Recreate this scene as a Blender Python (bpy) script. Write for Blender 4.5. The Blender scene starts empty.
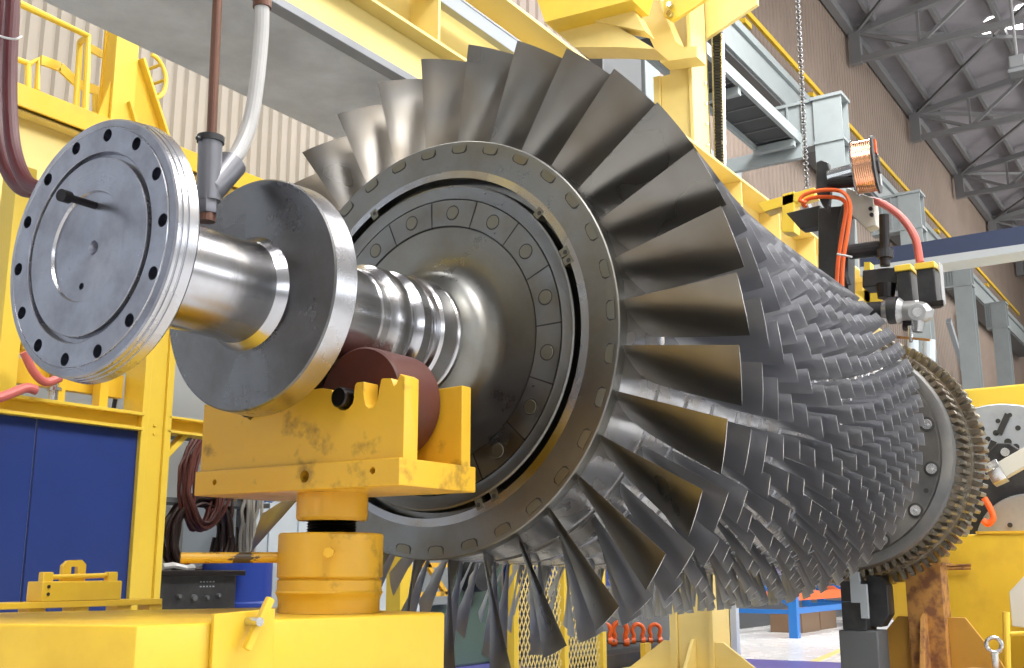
import bpy, bmesh, math, random
from mathutils import Vector, Matrix
PI = math.pi
rnd = random.Random(7)
S = bpy.context.scene
C = S.collection
H = 1.51                                   # height of the rotor axis
FL = -.20                                  # floor level

# ------------------------------------------------------------------ materials
def nodes(name):
    m = bpy.data.materials.new(name); m.use_nodes = True
    nt = m.node_tree; b = nt.nodes['Principled BSDF']
    return m, nt, b
def N(nt, t, **k):
    n = nt.nodes.new(t)
    for a, v in k.items():
        if a in n.inputs: n.inputs[a].default_value = v
        else: setattr(n, a, v)
    return n
def coords(nt, scale=(1, 1, 1)):
    t = N(nt, 'ShaderNodeTexCoord'); mp = N(nt, 'ShaderNodeMapping'); mp.inputs['Scale'].default_value = scale
    nt.links.new(t.outputs['Object'], mp.inputs['Vector']); return mp.outputs['Vector']
def ramp(nt, fac, stops):
    r = N(nt, 'ShaderNodeValToRGB'); e = r.color_ramp.elements
    while len(e) < len(stops): e.new(.5)
    for i, (p, c) in enumerate(stops):
        e[i].position = p; e[i].color = (*c, 1) if len(c) == 3 else c
    nt.links.new(fac, r.inputs['Fac']); return r.outputs['Color']
def mat(name, col, rough=.5, metal=0., stain=None, samt=.5, nscale=6., sstretch=(1, 1, 1), bump=0., bscale=40.,
        bstretch=(1, 1, 1), aniso=0., rvar=0., spec=.5, lo=.45, hi=.7, coat=0., vary=False, detail=6.):
    m, nt, b = nodes(name); L = nt.links
    b.inputs['Base Color'].default_value = (*col, 1); b.inputs['Roughness'].default_value = rough
    b.inputs['Metallic'].default_value = metal; b.inputs['Specular IOR Level'].default_value = spec
    b.inputs['Coat Weight'].default_value = coat
    if stain or rvar:
        v = coords(nt, sstretch)
        if vary:                            # every copy gets its own stretch of the stain pattern
            oi = N(nt, 'ShaderNodeObjectInfo'); va = N(nt, 'ShaderNodeVectorMath', operation='ADD'); sc_ = N(nt, 'ShaderNodeMath', operation='MULTIPLY'); sc_.inputs[1].default_value = 37.
            L.new(oi.outputs['Random'], sc_.inputs[0]); L.new(v, va.inputs[0]); L.new(sc_.outputs[0], va.inputs[1]); v = va.outputs[0]
        n = N(nt, 'ShaderNodeTexNoise', Scale=nscale, Detail=detail, Roughness=.6); L.new(v, n.inputs['Vector'])
        if stain:
            mixc = tuple(c*(1-samt)+s*samt for c, s in zip(col, stain))
            L.new(ramp(nt, n.outputs['Fac'], [(lo, col), (hi, mixc)]), b.inputs['Base Color'])
        if rvar:
            mr = N(nt, 'ShaderNodeMapRange'); mr.inputs['From Min'].default_value = .35; mr.inputs['From Max'].default_value = .7
            mr.inputs['To Min'].default_value = max(.03, rough-rvar); mr.inputs['To Max'].default_value = rough+rvar
            L.new(n.outputs['Fac'], mr.inputs['Value']); L.new(mr.outputs['Result'], b.inputs['Roughness'])
    if bump:
        v = coords(nt, bstretch)
        n = N(nt, 'ShaderNodeTexNoise', Scale=bscale, Detail=3.); L.new(v, n.inputs['Vector'])
        bp = N(nt, 'ShaderNodeBump', Strength=bump, Distance=.01); L.new(n.outputs['Fac'], bp.inputs['Height'])
        L.new(bp.outputs['Normal'], b.inputs['Normal'])
    if aniso: b.inputs['Anisotropic'].default_value = aniso
    return m
M = {}
M['bright'] = mat('turned steel', (.50, .50, .53), .22, 1, (.40, .34, .26), .5, 7, bump=.05, bscale=60, bstretch=(5, .02, .02), rvar=.06)
def turned(name, col, rough, rings=90., stain=None, samt=.4, ns=5.):
    # facing cut: fine concentric rings about the X axis of the part
    m, nt, b = nodes(name); L = nt.links
    b.inputs['Metallic'].default_value = 1; b.inputs['Roughness'].default_value = rough
    t = N(nt, 'ShaderNodeTexCoord'); sp = N(nt, 'ShaderNodeSeparateXYZ'); L.new(t.outputs['Object'], sp.inputs[0])
    yy = N(nt, 'ShaderNodeMath', operation='MULTIPLY'); L.new(sp.outputs['Y'], yy.inputs[0]); L.new(sp.outputs['Y'], yy.inputs[1])
    zz = N(nt, 'ShaderNodeMath', operation='MULTIPLY'); L.new(sp.outputs['Z'], zz.inputs[0]); L.new(sp.outputs['Z'], zz.inputs[1])
    ad = N(nt, 'ShaderNodeMath', operation='ADD'); L.new(yy.outputs[0], ad.inputs[0]); L.new(zz.outputs[0], ad.inputs[1])
    sq = N(nt, 'ShaderNodeMath', operation='SQRT'); L.new(ad.outputs[0], sq.inputs[0])
    cb = N(nt, 'ShaderNodeCombineXYZ'); L.new(sq.outputs[0], cb.inputs[0]); L.new(sp.outputs['X'], cb.inputs[1])
    n = N(nt, 'ShaderNodeTexNoise', Scale=rings, Detail=4.); L.new(cb.outputs[0], n.inputs['Vector'])
    n2 = N(nt, 'ShaderNodeTexNoise', Scale=ns, Detail=7., Roughness=.65); L.new(t.outputs['Object'], n2.inputs['Vector'])
    st = stain or col
    mixc = tuple(c*(1-samt)+s*samt for c, s in zip(col, st))
    L.new(ramp(nt, n2.outputs['Fac'], [(.4, col), (.68, mixc)]), b.inputs['Base Color'])
    mr = N(nt, 'ShaderNodeMapRange'); mr.inputs['From Min'].default_value = .3; mr.inputs['From Max'].default_value = .7
    mr.inputs['To Min'].default_value = rough*.75; mr.inputs['To Max'].default_value = rough*1.3
    L.new(n2.outputs['Fac'], mr.inputs['Value']); L.new(mr.outputs['Result'], b.inputs['Roughness'])
    tg = N(nt, 'ShaderNodeTangent', direction_type='RADIAL', axis='X'); L.new(tg.outputs[0], b.inputs['Tangent']); b.inputs['Anisotropic'].default_value = .75
    bp = N(nt, 'ShaderNodeBump', Strength=.12, Distance=.004); L.new(n.outputs['Fac'], bp.inputs['Height']); L.new(bp.outputs['Normal'], b.inputs['Normal'])
    return m
M['face'] = turned('faced steel', (.38, .39, .445), .34, 160, (.25, .255, .285), .7, 8.)
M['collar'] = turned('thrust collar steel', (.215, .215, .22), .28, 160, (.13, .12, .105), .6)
M['rim'] = mat('polished rim steel', (.52, .52, .55), .27, 1, (.45, .42, .38), .5, 6, bump=.05, bscale=60, bstretch=(5, .02, .02), rvar=.05)
M['tip'] = mat('polished gleam blade tip', (.95, .95, .95), .38, 1)  # polished tips, with their reflected gleam lightened into the colour
M['disc'] = turned('oiled disc steel', (.235, .235, .225), .34, 60, (.18, .155, .11), .6, 4.)
M['plate'] = turned('rear plate steel', (.125, .125, .125), .46, 60, (.24, .22, .19), .6, 3.)
M['drum'] = mat('drum steel', (.42, .42, .43), .26, 1, (.30, .25, .18), .6, 6, rvar=.08, detail=2.)
M['blade'] = mat('oiled blade steel', (.235, .225, .21), .35, 1, (.15, .12, .08), .75, 4, (1, 1, 1), rvar=.08, lo=.40, hi=.75, vary=True, detail=1.5)
M['blade2'] = mat('rear blade steel', (.43, .435, .465), .37, 1, (.34, .335, .335), .6, 5, rvar=.05, detail=1.5)
M['tooth'] = mat('tooth steel', (.27, .24, .19), .34, 1, (.20, .13, .07), .7, 14, rvar=.1)
M['key'] = mat('key steel', (.22, .21, .17), .40, 1, (.22, .18, .11), .7, 9)
M['darkgap'] = mat('dark seam and hole', (.03, .028, .025), .5)  # near-black colour for seams, holes and slots
M['black'] = mat('black painted steel', (.018, .018, .02), .42, 0, (.06, .06, .06), .5, 8)
M['blackmetal'] = mat('black oxide steel', (.05, .045, .045), .35, 1)
M['yellow'] = mat('golden yellow paint', (.78, .50, .04), .38, 0, (.45, .22, .02), .35, 3.5, rvar=.1, lo=.5, hi=.75, bump=.05, bscale=25)
M['yellow_worn'] = mat('worn amber paint', (.74, .42, .03), .40, 0, (.05, .03, .015), .75, 8, rvar=.1, lo=.575, hi=.73, bump=.08, bscale=25)
M['yellow_bright'] = mat('lemon yellow paint', (.80, .56, .06), .38, 0, (.66, .45, .05), .5, 2)
M['yellow_pale'] = mat('pale yellow paint', (.80, .64, .24), .42, 0, (.70, .53, .17), .5, 2)
M['roller'] = mat('red brown roller rubber', (.095, .026, .018), .45, 0, (.05, .018, .014), .6, 8)
M['rust'] = mat('rusty steel', (.42, .20, .045), .7, .0, (.14, .05, .025), .85, 9, bump=.2, bscale=60, lo=.45, hi=.6)
M['ochre'] = mat('dirty ochre paint', (.46, .24, .03), .55, 0, (.24, .12, .03), .6, 3)
M['copper'] = mat('brown copper pipe', (.17, .085, .06), .38, .6, (.12, .06, .045), .8, 9, (1, 1, .4))
M['copperwire'] = mat('copper welding wire', (.80, .42, .25), .25, 1, bump=.1, bscale=90, bstretch=(1, .1, .1))
M['grayfit'] = mat('gray plastic fitting', (.20, .20, .22), .32, .5)
M['cast'] = mat('cast grey metal', (.40, .40, .40), .42, .8)
M['tube'] = mat('milky plastic tube', (.47, .46, .45), .30, 0, (.38, .37, .36), .5, 8)
M['hose'] = mat('maroon rubber hose', (.075, .010, .014), .45)
M['pinkhose'] = mat('salmon rubber hose', (.55, .13, .11), .42)
M['tie'] = mat('white nylon', (.6, .6, .6), .4)
M['blue'] = mat('navy blue sheet', (.012, .033, .17), .42, 0, (.02, .045, .21), .6, 2)
M['bluebright'] = mat('rack blue paint', (.02, .16, .50), .4)
M['barrelblue'] = mat('blue plastic drum', (.01, .04, .28), .35)
M['orange'] = mat('orange paint', (.75, .12, .015), .4)
M['orangecable'] = mat('orange cable rubber', (.85, .13, .02), .45)
M['redcable'] = mat('dark red cable', (.10, .022, .015), .5)
M['cablebrown'] = mat('dark brown cable', (.035, .016, .012), .5)
M['whitecable'] = mat('white cable', (.5, .48, .42), .5)
M['zinc'] = mat('galvanised plate', (.74, .77, .82), .42, .15, (.50, .52, .56), .8, 2.2, rvar=.12, lo=.35, hi=.65)
M['zinc_dimmed'] = mat('dimmed plank edge', (.30, .31, .33), .45, .2, (.22, .23, .25), .6, 3)  # plank zinc darkened along the edge to offset the side light
M['chipped'] = mat('chipped amber paint', (.74, .42, .03), .4, 0, (.04, .03, .025), .95, 11, (1, 1, 2.5), lo=.56, hi=.59)
M['wallgray'] = mat('cool grey cladding', (.50, .54, .60), .6)
M['grayframe'] = mat('grey green steel paint', (.25, .28, .285), .45, 0, (.20, .22, .225), .5, 2)
M['graydark'] = mat('dark grey steel', (.10, .105, .11), .5)
M['grate'] = mat('dark grating', (.03, .032, .035), .6)
M['silver'] = mat('zinc plated steel', (.65, .65, .65), .25, 1)
M['chuck'] = mat('scuffed grey faceplate', (.50, .53, .56), .40, .6, (.36, .38, .40), .6, 5)
M['beigebox'] = mat('beige enclosure paint', (.62, .60, .52), .45)
M['blockwall'] = mat('pale grey board', (.46, .47, .46), .6)
M['lightgray'] = mat('pale blue grey cabinet', (.50, .56, .62), .5)
M['greenm'] = mat('grey green machine paint', (.10, .15, .12), .5)
M['roofsteel'] = mat('dark roof steel', (.16, .16, .165), .55)
M['roofsheet'] = mat('grey roof sheet', (.24, .225, .245), .7, 0, (.17, .16, .175), .6, 1.2)
M['chain'] = mat('dull chain steel', (.20, .20, .21), .4, .9)
M['lightwall'] = mat('pale grey wall', (.52, .52, .51), .7)
M['crate'] = mat('brown crate wood', (.22, .14, .08), .6)
M['bluebeam'] = mat('dark blue crane beam', (.018, .03, .075), .45)
M['palm'] = mat('pale grey web', (.34, .37, .40), .5)
def mat_emit(name, col, st):
    m, nt, b = nodes(name); b.inputs['Base Color'].default_value = (*col, 1)
    b.inputs['Emission Color'].default_value = (*col, 1); b.inputs['Emission Strength'].default_value = st
    return m
def mat_stripes(name, ca, cb, pitch, rough=.6, axis=0):
    # profiled sheet cladding: narrow darker grooves at a regular pitch
    m, nt, b = nodes(name); L = nt.links; b.inputs['Roughness'].default_value = rough
    n = N(nt, 'ShaderNodeTexNoise', Scale=.6, Detail=5.); v = coords(nt); L.new(v, n.inputs['Vector'])
    c1 = ramp(nt, n.outputs['Fac'], [(.35, ca), (.7, cb)]); L.new(c1, b.inputs['Base Color'])
    return m
M['wall_lit'] = mat_stripes('lit beige cladding', (.35, .31, .262), (.27, .242, .205), .2)  # same cladding as the far stretch, stronger light put into its colour
M['wall_shaded'] = mat_stripes('shaded brown cladding', (.235, .18, .145), (.195, .148, .12), .2)  # darker copy of that cladding, weaker light put into its colour
M['floor'] = mat('pale sealed concrete', (.78, .78, .77), .28, 0, (.68, .68, .67), .6, 1.2, rvar=.06)
M['floorblue'] = mat('violet blue floor paint', (.10, .09, .34), .32, 0, (.14, .13, .36), .6, 2)
M['floorgray'] = mat('grey floor paint', (.58, .58, .58), .4, 0, (.50, .50, .50), .6, 2)

# ------------------------------------------------------------------ mesh helpers
ORG = {}
class MB:
    def __init__(s): s.v = []; s.f = []
    def add(s, vs, fs):
        o = len(s.v); s.v += [tuple(p) for p in vs]; s.f += [tuple(i+o for i in f) for f in fs]; return s
    def box(s, a, b):
        (x0, y0, z0), (x1, y1, z1) = [tuple(map(min, a, b)), tuple(map(max, a, b))]
        return s.add([(x0, y0, z0), (x1, y0, z0), (x1, y1, z0), (x0, y1, z0), (x0, y0, z1), (x1, y0, z1), (x1, y1, z1), (x0, y1, z1)],
                     [(0, 3, 2, 1), (4, 5, 6, 7), (0, 1, 5, 4), (1, 2, 6, 5), (2, 3, 7, 6), (3, 0, 4, 7)])
    def prism(s, poly, d):      # closed polygon (3-D points) swept by d
        n = len(poly); d = Vector(d); p = [Vector(q) for q in poly]
        nrm = Vector((0, 0, 0))
        for i in range(n): nrm += p[i].cross(p[(i+1) % n])
        if nrm.dot(d) > 0: p.reverse()
        return s.add(p+[q+d for q in p], [tuple(range(n)), tuple(range(2*n-1, n-1, -1))] +
                     [((i+1) % n, i, n+i, n+(i+1) % n) for i in range(n)])
    def bar(s, a, b, w, h, up=(0, 0, 1)):  # rectangular bar from a to b; w sideways, h along up
        a, b = Vector(a), Vector(b); t = (b-a).normalized(); u = Vector(up)
        sd = t.cross(u).normalized(); u = sd.cross(t).normalized()
        q = [a+sd*w/2*i+u*h/2*j for i, j in ((-1, -1), (1, -1), (1, 1), (-1, 1))]
        return s.prism(q, b-a)
    def tube(s, pts, r, n=12, cap=True):
        p = [Vector(q) for q in pts]; m = len(p); rr = r if isinstance(r, (list, tuple)) else [r]*m
        t0 = (p[1]-p[0]).normalized(); u = t0.orthogonal().normalized(); rings = []
        for i in range(m):
            t = ((p[min(i+1, m-1)]-p[i]).normalized()+(p[i]-p[max(i-1, 0)]).normalized())
            if t.length < 1e-6: t = t0
            t.normalize(); u = (u-t*u.dot(t)).normalized(); w = t.cross(u)
            rings.append([p[i]+(u*math.cos(2*PI*k/n)+w*math.sin(2*PI*k/n))*rr[i] for k in range(n)])
        vs = [q for rg in rings for q in rg]
        fs = [(i*n+k, i*n+(k+1) % n, (i+1)*n+(k+1) % n, (i+1)*n+k) for i in range(m-1) for k in range(n)]
        if cap: fs += [tuple(range(n-1, -1, -1)), tuple((m-1)*n+k for k in range(n))]
        return s.add(vs, fs)
    def lathe(s, prof, n=96, c=(0, 0, 0), axis='X', a0=0., a1=2*PI):  # prof: (along, radius); closed if it starts/ends at radius 0 or repeats
        full = abs(a1-a0-2*PI) < 1e-6; k = n if full else n+1
        vs = []; c = Vector(c)
        for x, r in prof:
            for i in range(k):
                a = a0+(a1-a0)*i/n; ca, sa = -math.cos(a)*r, math.sin(a)*r
                vs.append(c+(Vector((x, ca, sa)) if axis == 'X' else Vector((ca, sa, x)) if axis == 'Z' else Vector((ca, x, sa))))
        fs = []
        for j in range(len(prof)-1):
            for i in range(n):
                a, b_, c_, d = j*k+i, j*k+(i+1) % k, (j+1)*k+(i+1) % k, (j+1)*k+i
                if prof[j][1] < 1e-7: fs.append((a, c_, d))
                elif prof[j+1][1] < 1e-7: fs.append((a, b_, d))
                else: fs.append((a, b_, c_, d))
        return s.add(vs, fs)
    def build(s, name, m, parent=None, origin=None, bevel=0., smooth=None, seg=2, flat=False, rim=None):
        me = bpy.data.meshes.new(name)
        if origin is None:
            if parent is not None: origin = ORG[parent.name]
            else:
                xs, ys, zs = zip(*s.v); origin = ((min(xs)+max(xs))/2, (min(ys)+max(ys))/2, min(zs))
        o3 = Vector(origin)
        me.from_pydata([Vector(v)-o3 for v in s.v], [], s.f)
        bm = bmesh.new(); bm.from_mesh(me)
        bmesh.ops.remove_doubles(bm, verts=bm.verts, dist=1e-6)
        bmesh.ops.recalc_face_normals(bm, faces=bm.faces)
        if bevel:
            es = [e for e in bm.edges if len(e.link_faces) == 2 and e.calc_face_angle(0) > .5]
            bmesh.ops.bevel(bm, geom=es, offset=bevel, segments=seg, affect='EDGES', profile=.5, clamp_overlap=True)
        bm.to_mesh(me); bm.free()
        if not flat:
            me.shade_smooth(); me.set_sharp_from_angle(angle=math.radians(smooth or 21))
        me.materials.append(m)
        if rim:                             # the turned outer surface is polished brighter than the faces
            me.materials.append(rim)
            for p in me.polygons:
                if abs(p.normal.x) < .6: p.material_index = 1
        o = bpy.data.objects.new(name, me); C.objects.link(o)
        ORG[o.name] = tuple(o3)
        if parent is not None:
            o.parent = parent; o.location = o3-Vector(ORG[parent.name])
        else: o.location = o3
        return o
def tag(o, label=None, cat=None, group=None, kind=None):
    if label: o['label'] = label
    if cat: o['category'] = cat
    if group: o['group'] = group
    if kind: o['kind'] = kind
    return o
def thing(name, loc, label, cat, group=None):
    o = bpy.data.objects.new(name, None); C.objects.link(o); o.location = loc; o.empty_display_size = .1
    ORG[o.name] = tuple(loc); return tag(o, label, cat, group)
def struct(o): o['kind'] = 'structure'; return o
def cut(o, cutters):                       # carve real holes, then drop the cutters
    for c in cutters:
        md = o.modifiers.new('cut', 'BOOLEAN'); md.operation = 'DIFFERENCE'; md.object = c; md.solver = 'EXACT'
    bpy.context.view_layer.update()
    dg = bpy.context.evaluated_depsgraph_get()
    me = bpy.data.meshes.new_from_object(o.evaluated_get(dg))
    o.modifiers.clear(); old = o.data; o.data = me
    bpy.data.meshes.remove(old)
    for c in cutters:
        d = c.data; bpy.data.objects.remove(c); bpy.data.meshes.remove(d)
    me.shade_smooth(); me.set_sharp_from_angle(angle=math.radians(21))
    return o
def cyl(x, r, deg):                        # rotor coordinates -> world
    a = math.radians(deg); return Vector((x, -r*math.cos(a), H+r*math.sin(a)))
def circ_pts(c, r, n, nrm='X', a0=0, a1=2*PI):
    out = []
    for i in range(n):
        a = a0+(a1-a0)*i/n
        d = (0, math.cos(a)*r, math.sin(a)*r) if nrm == 'X' else (math.cos(a)*r, 0, math.sin(a)*r) if nrm == 'Y' else (math.cos(a)*r, math.sin(a)*r, 0)
        out.append(Vector(c)+Vector(d))
    return out
def smoothpath(pts, n=8):                  # Catmull-Rom through the points
    p = [Vector(q) for q in pts]; p = [p[0]*2-p[1]]+p+[p[-1]*2-p[-2]]; out = []
    for i in range(1, len(p)-2):
        for k in range(n):
            t = k/n; a, b, c, d = p[i-1:i+3]
            out.append(.5*((2*b)+(c-a)*t+(2*a-5*b+4*c-d)*t*t+(3*b-a-3*c+d)*t**3))
    out.append(p[-2]); return out
# ------------------------------------------------------------------ the rotor
rotor = thing('turbine_rotor', (1.549, 0, H), 'large bladed steel gas turbine rotor lying across two stands', 'turbine rotor')
AX = (0, 0, H)
fl = MB().lathe([(1.575, 0), (1.570, .012), (1.560, .045), (1.556, .138), (1.549, .141), (1.549, .224), (1.551, .226), (1.568, .228), (1.568, .238), (1.552, .241),
                 (1.550, .243), (1.549, .300), (1.553, .3015), (1.553, .304), (1.551, .3055), (1.5535, .322), (1.558, .3265), (1.566, .327), (1.568, .326), (1.570, .326), (1.5715, .3283), (1.582, .329), (1.584, .3278), (1.586, .3278), (1.588, .330),
                 (1.612, .333), (1.618, .329), (1.622, .318), (1.622, .15), (1.622, 0)], 160, AX).build('coupling_flange', M['face'], rotor, rim=M['rim'])
cs = []
for i in range(14):
    p = cyl(1.5, .282, 80.3-i*360/14); cs.append(MB().lathe([(0, 0), (0, .0165), (.085, .0165), (.085, 0)], 24, p).build('hole_cutter', M['darkgap']))
p = cyl(1.5, .099, -100.5); cs.append(MB().lathe([(0, 0), (0, .009), (.075, .009), (.075, 0)], 16, p).build('hole_cutter', M['darkgap']))
p = cyl(1.5, .0, 0); cs.append(MB().lathe([(0, 0), (0, .024), (.06, .022), (.085, .012), (.11, 0)], 24, p).build('hole_cutter', M['darkgap']))
cut(fl, cs); fl.location.z += .009
q = cyl(1.549, .105, 84)
bl = MB().tube([(1.56, -.010, 1.614), (1.475, -.030, 1.606), (1.470, -.031, 1.6057), (1.445, -.0365, 1.6035)], [.0095, .0095, .0155, .0155], 16).build('threaded_stud', M['blackmetal'], fl)
tag(bl, 'black stud sticking out of the flange face')
MB().lathe([(1.62, .10), (1.62, .148), (1.70, .147), (1.704, .144), (1.95, .1435), (2.03, .144), (2.045, .147), (2.06, .158), (2.074, .166), (2.08, .1)], 128, AX).build('shaft', M['bright'], rotor)
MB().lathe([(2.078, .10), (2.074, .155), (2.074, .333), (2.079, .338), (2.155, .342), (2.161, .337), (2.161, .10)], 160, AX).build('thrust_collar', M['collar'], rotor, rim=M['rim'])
j = [(2.155, .12), (2.161, .175), (2.175, .167), (2.44, .167), (2.445, .163), (2.47, .163), (2.475, .168), (2.505, .170), (2.515, .182), (2.525, .190), (2.54, .193),
     (2.575, .193), (2.59, .188), (2.60, .176), (2.615, .175), (2.625, .186), (2.64, .196), (2.675, .198), (2.69, .190), (2.70, .181), (2.715, .183), (2.722, .198),
     (2.735, .204), (2.80, .206), (2.812, .200), (2.82, .196), (2.83, .203)]
MB().lathe(j, 128, AX).build('journal', M['bright'], rotor)
d = [(2.82, .19), (2.83, .207), (2.85, .215), (2.885, .235), (2.91, .262), (2.926, .295), (2.934, .33), (2.940, .422), (2.947, .4235), (2.947, .4245), (2.9415, .426), (2.9415, .522), (2.947, .5235), (2.947, .5245), (2.938, .526),
     (2.933, .545), (2.931, .568), (2.934, .574), (2.945, .577), (2.985, .580), (2.998, .590), (2.998, .604), (2.975, .612), (2.936, .6145), (2.932, .617),
     (2.932, .733), (2.935, .737), (2.94, .738), (2.98, .738), (2.98, .5)]
disc = MB().lathe(d, 192, AX).build('front_disc', M['disc'], rotor)
MB().lathe([(2.9408, .4245), (2.9408, .5245)], 128, AX).build('segment_seam', M['darkgap'], rotor)
for i in range(16):                         # clamped ring of segments, each with its round plug
    a0 = 69.2-i*22.5; am = a0-11.25
    rr = [(2.9415, .427), (2.937, .428), (2.937, .521), (2.9415, .522)]
    sg = MB().lathe(rr, 10, AX, 'X', math.radians(a0-22.2), math.radians(a0-.3)).build('ring_segment', M['disc'], rotor)
    pl = MB().lathe([(2.9368, .0235), (2.9358, .0235), (2.9350, .0222), (2.9350, 0)], 24, cyl(0, .474, am)).build('plug', M['key'], sg)
    MB().lathe([(2.9366, .0275), (2.9366, .0236)], 24, cyl(0, .474, am)).build('plug_seam', M['darkgap'], sg)
for i in range(32):                         # blade lock keys let into the rim
    a = 2.4+i*11.25; w = 2.35
    out = [cyl(2.933, .695, a-w*.72), cyl(2.933, .6925, a), cyl(2.933, .695, a+w*.72), cyl(2.933, .702, a+w*.95), cyl(2.933, .722, a+w*1.05), cyl(2.933, .722, a-w*1.05), cyl(2.933, .702, a-w*.95)]
    c0 = sum(out, Vector())/len(out)
    k = MB().prism(out, (-.0035, 0, 0)).build('lock_key', M['key'], rotor)
    ring = [c0+(v-c0)*1.24 for v in out]; ring[4] = out[4]; ring[5] = out[5]
    MB().prism([v+Vector((-.0002, 0, 0)) for v in ring], (-.0018, 0, 0)).build('key_seam', M['darkgap'], k)
for a in (41.9, 24.5, 21.4, -63.2, -69.6, 118, 200):
    b0 = [cyl(2.928, .577, a-1.45), cyl(2.928, .577, a+1.45), cyl(2.928, .613, a+1.45), cyl(2.928, .613, a-1.45)]
    w_ = MB().prism(b0, (.06, 0, 0)).build('balance_weight', M['key'], rotor, bevel=.002)
    MB().lathe([(2.9275, .008), (2.9275, .0)], 12, cyl(0, .597, a-.3)).build('screw_hole', M['darkgap'], w_)
# rows of blades
ROWX = [2.962, 3.247, 3.467, 3.68, 3.905, 4.13, 4.338, 4.535, 4.72, 4.89, 5.05, 5.20, 5.34, 5.47, 5.60, 5.72, 5.84]
ROWN = [32, 32, 34, 44, 48, 50, 52, 54, 56, 56, 58, 58, 60, 60, 60, 60, 60]
ROWP = [-17.55, -17.95, -18.2, -17.5, -17.25, -18.3, -16.2, -19.1, -17.0, -15.4, -18.6, -16.1, -19.4, -17.2, -15.2, -18.9, -16.6]
ARC = [.77, .73, .70, .62]+[.62]*13
RT = [(2.9, 1.129), (2.962, 1.121), (3.25, 1.083), (3.47, 1.054), (3.7, 1.026), (4.0, .998), (4.3, .985), (4.57, .977), (5.0, .971), (5.9, .967), (6.2, .966)]
def rtip(x):
    for (a, p), (b, q) in zip(RT[:-1], RT[1:]):
        if x <= b: return p+(q-p)*(x-a)/(b-a)
    return RT[-1][1]
def rhub(x): return .736+.075*max(0, min(1, (x-2.95)/2.95))
pr = [(2.93, .60), (2.94, .7365)]
for k, x in enumerate(ROWX):
    x1 = ROWX[k+1] if k < 16 else 5.96
    e = x+(x1-x)*.80
    pr += [(x+.002, rhub(x)), (e-.004, rhub(e)), (e, rhub(e)-.008), (x1-.012, rhub(x1)-.008), (x1-.008, rhub(x1))]
pr += [(5.98, .80), (6.02, .70), (6.1, .60), (7.3, .58), (7.5, .5)]
MB().lathe(pr, 160, AX).build('drum', M['drum'], rotor)
NTIP = {}
def blade_geo(row):
    x0 = ROWX[row]; pitch = (ROWX[row+1]-x0) if row < 16 else .12
    n = ROWN[row]; nt, nc = (9, 9) if row < 3 else (5, 6)
    vs = []; R0 = rhub(x0)-.006; Rt = rtip(x0)
    sp = 2*PI*Rt/n
    tipdx, tipds = .42*pitch, ARC[row]*sp
    rdx, rds = .64*pitch, .56*2*PI*R0/n
    for i in range(nt+1):
        t = i/nt; r = R0+(Rt-R0)*t
        te = t**.8
        dx = rdx+(tipdx-rdx)*te; ds = rds+(tipds-rds)*te
        ch = math.hypot(dx, ds); nx, ns = -ds/ch, dx/ch       # normal toward the front (convex side)
        cam = ch*(.045-.035*t); th = ch*(.075-.055*t)+.0018
        lx = x0-.004*(1-t)
        for side in (1, -1):
            for k in range(nc+1):
                u = k/nc
                prof = (math.sqrt(max(u, 0))*(1-u)*1.9+.06*(1 if 0 < u < 1 else .4))
                off = cam*4*u*(1-u)+side*th*.5*prof
                x = lx+dx*u+nx*off; s_ = ds*u+ns*off
                rr = r
                if i == nt: rr = rtip(x)*.999
                a = -s_/r
                vs.append((x-1.549, -rr*math.cos(a), rr*math.sin(a)))
    fs = []; w = 2*(nc+1)
    for i in range(nt):
        for k in range(nc):
            a = i*w+k; fs.append((a, a+1, a+w+1, a+w))
            b = i*w+nc+1+k; fs.append((b, b+w, b+w+1, b+1))
        fs.append((i*w, i*w+w, i*w+w+nc+1, i*w+nc+1)); fs.append((i*w+nc, i*w+w-1, i*w+w+w-1, i*w+w+nc))
    o = nt*w
    for k in range(nc): fs.append((o+k, o+k+1, o+nc+2+k, o+nc+1+k))
    NTIP[row] = nc
    return vs, fs
def finish(me, ang=40):
    bm = bmesh.new(); bm.from_mesh(me); bmesh.ops.recalc_face_normals(bm, faces=bm.faces); bm.to_mesh(me); bm.free()
    me.shade_smooth(); me.set_sharp_from_angle(angle=math.radians(ang))
CAM = Vector((0, -2.2772, H-.7607))
cand = []
for row in range(17):
    n = ROWN[row]; ph = ROWP[row]+(13*11.25 if row == 0 else 0)
    for i in range(n):
        a = ph-i*360/n; c = cyl(ROWX[row]+.06, (rtip(ROWX[row])+rhub(ROWX[row]))/2, a)
        v = CAM-c; rad = Vector((0, -math.cos(math.radians(a)), math.sin(math.radians(a))))
        face = rad.dot(v.normalized())
        vis = 1. if face > -.05 else (.55 if row == 0 else .12)
        if c.z < 1.0 and row < 4: vis = max(vis, .5)
        area = (rtip(ROWX[row])-rhub(ROWX[row]))*.75*2*PI/n
        cand.append((vis*area/v.length_squared, row, i, a))
cand.sort(key=lambda q: -q[0])
top = cand[:100]; rest = cand[100:]
BM = {}
for row in range(17):
    vs, fs = blade_geo(row); me = bpy.data.meshes.new('blade'); me.from_pydata(vs, [], fs); finish(me)
    me.materials.append(M['blade'] if row == 0 else M['blade2']); me.materials.append(M['tip'])
    for p in me.polygons:
        if p.index >= len(fs)-NTIP[row]: p.material_index = 1
    BM[row] = (me, vs, fs)
for _, row, i, a in sorted(top, key=lambda q: (q[1], q[2])):
    o = bpy.data.objects.new('blade', BM[row][0]); C.objects.link(o); o.parent = rotor
    o.rotation_euler = (-math.radians(a), 0, 0)
V, Fc, TI = [], [], []
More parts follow.
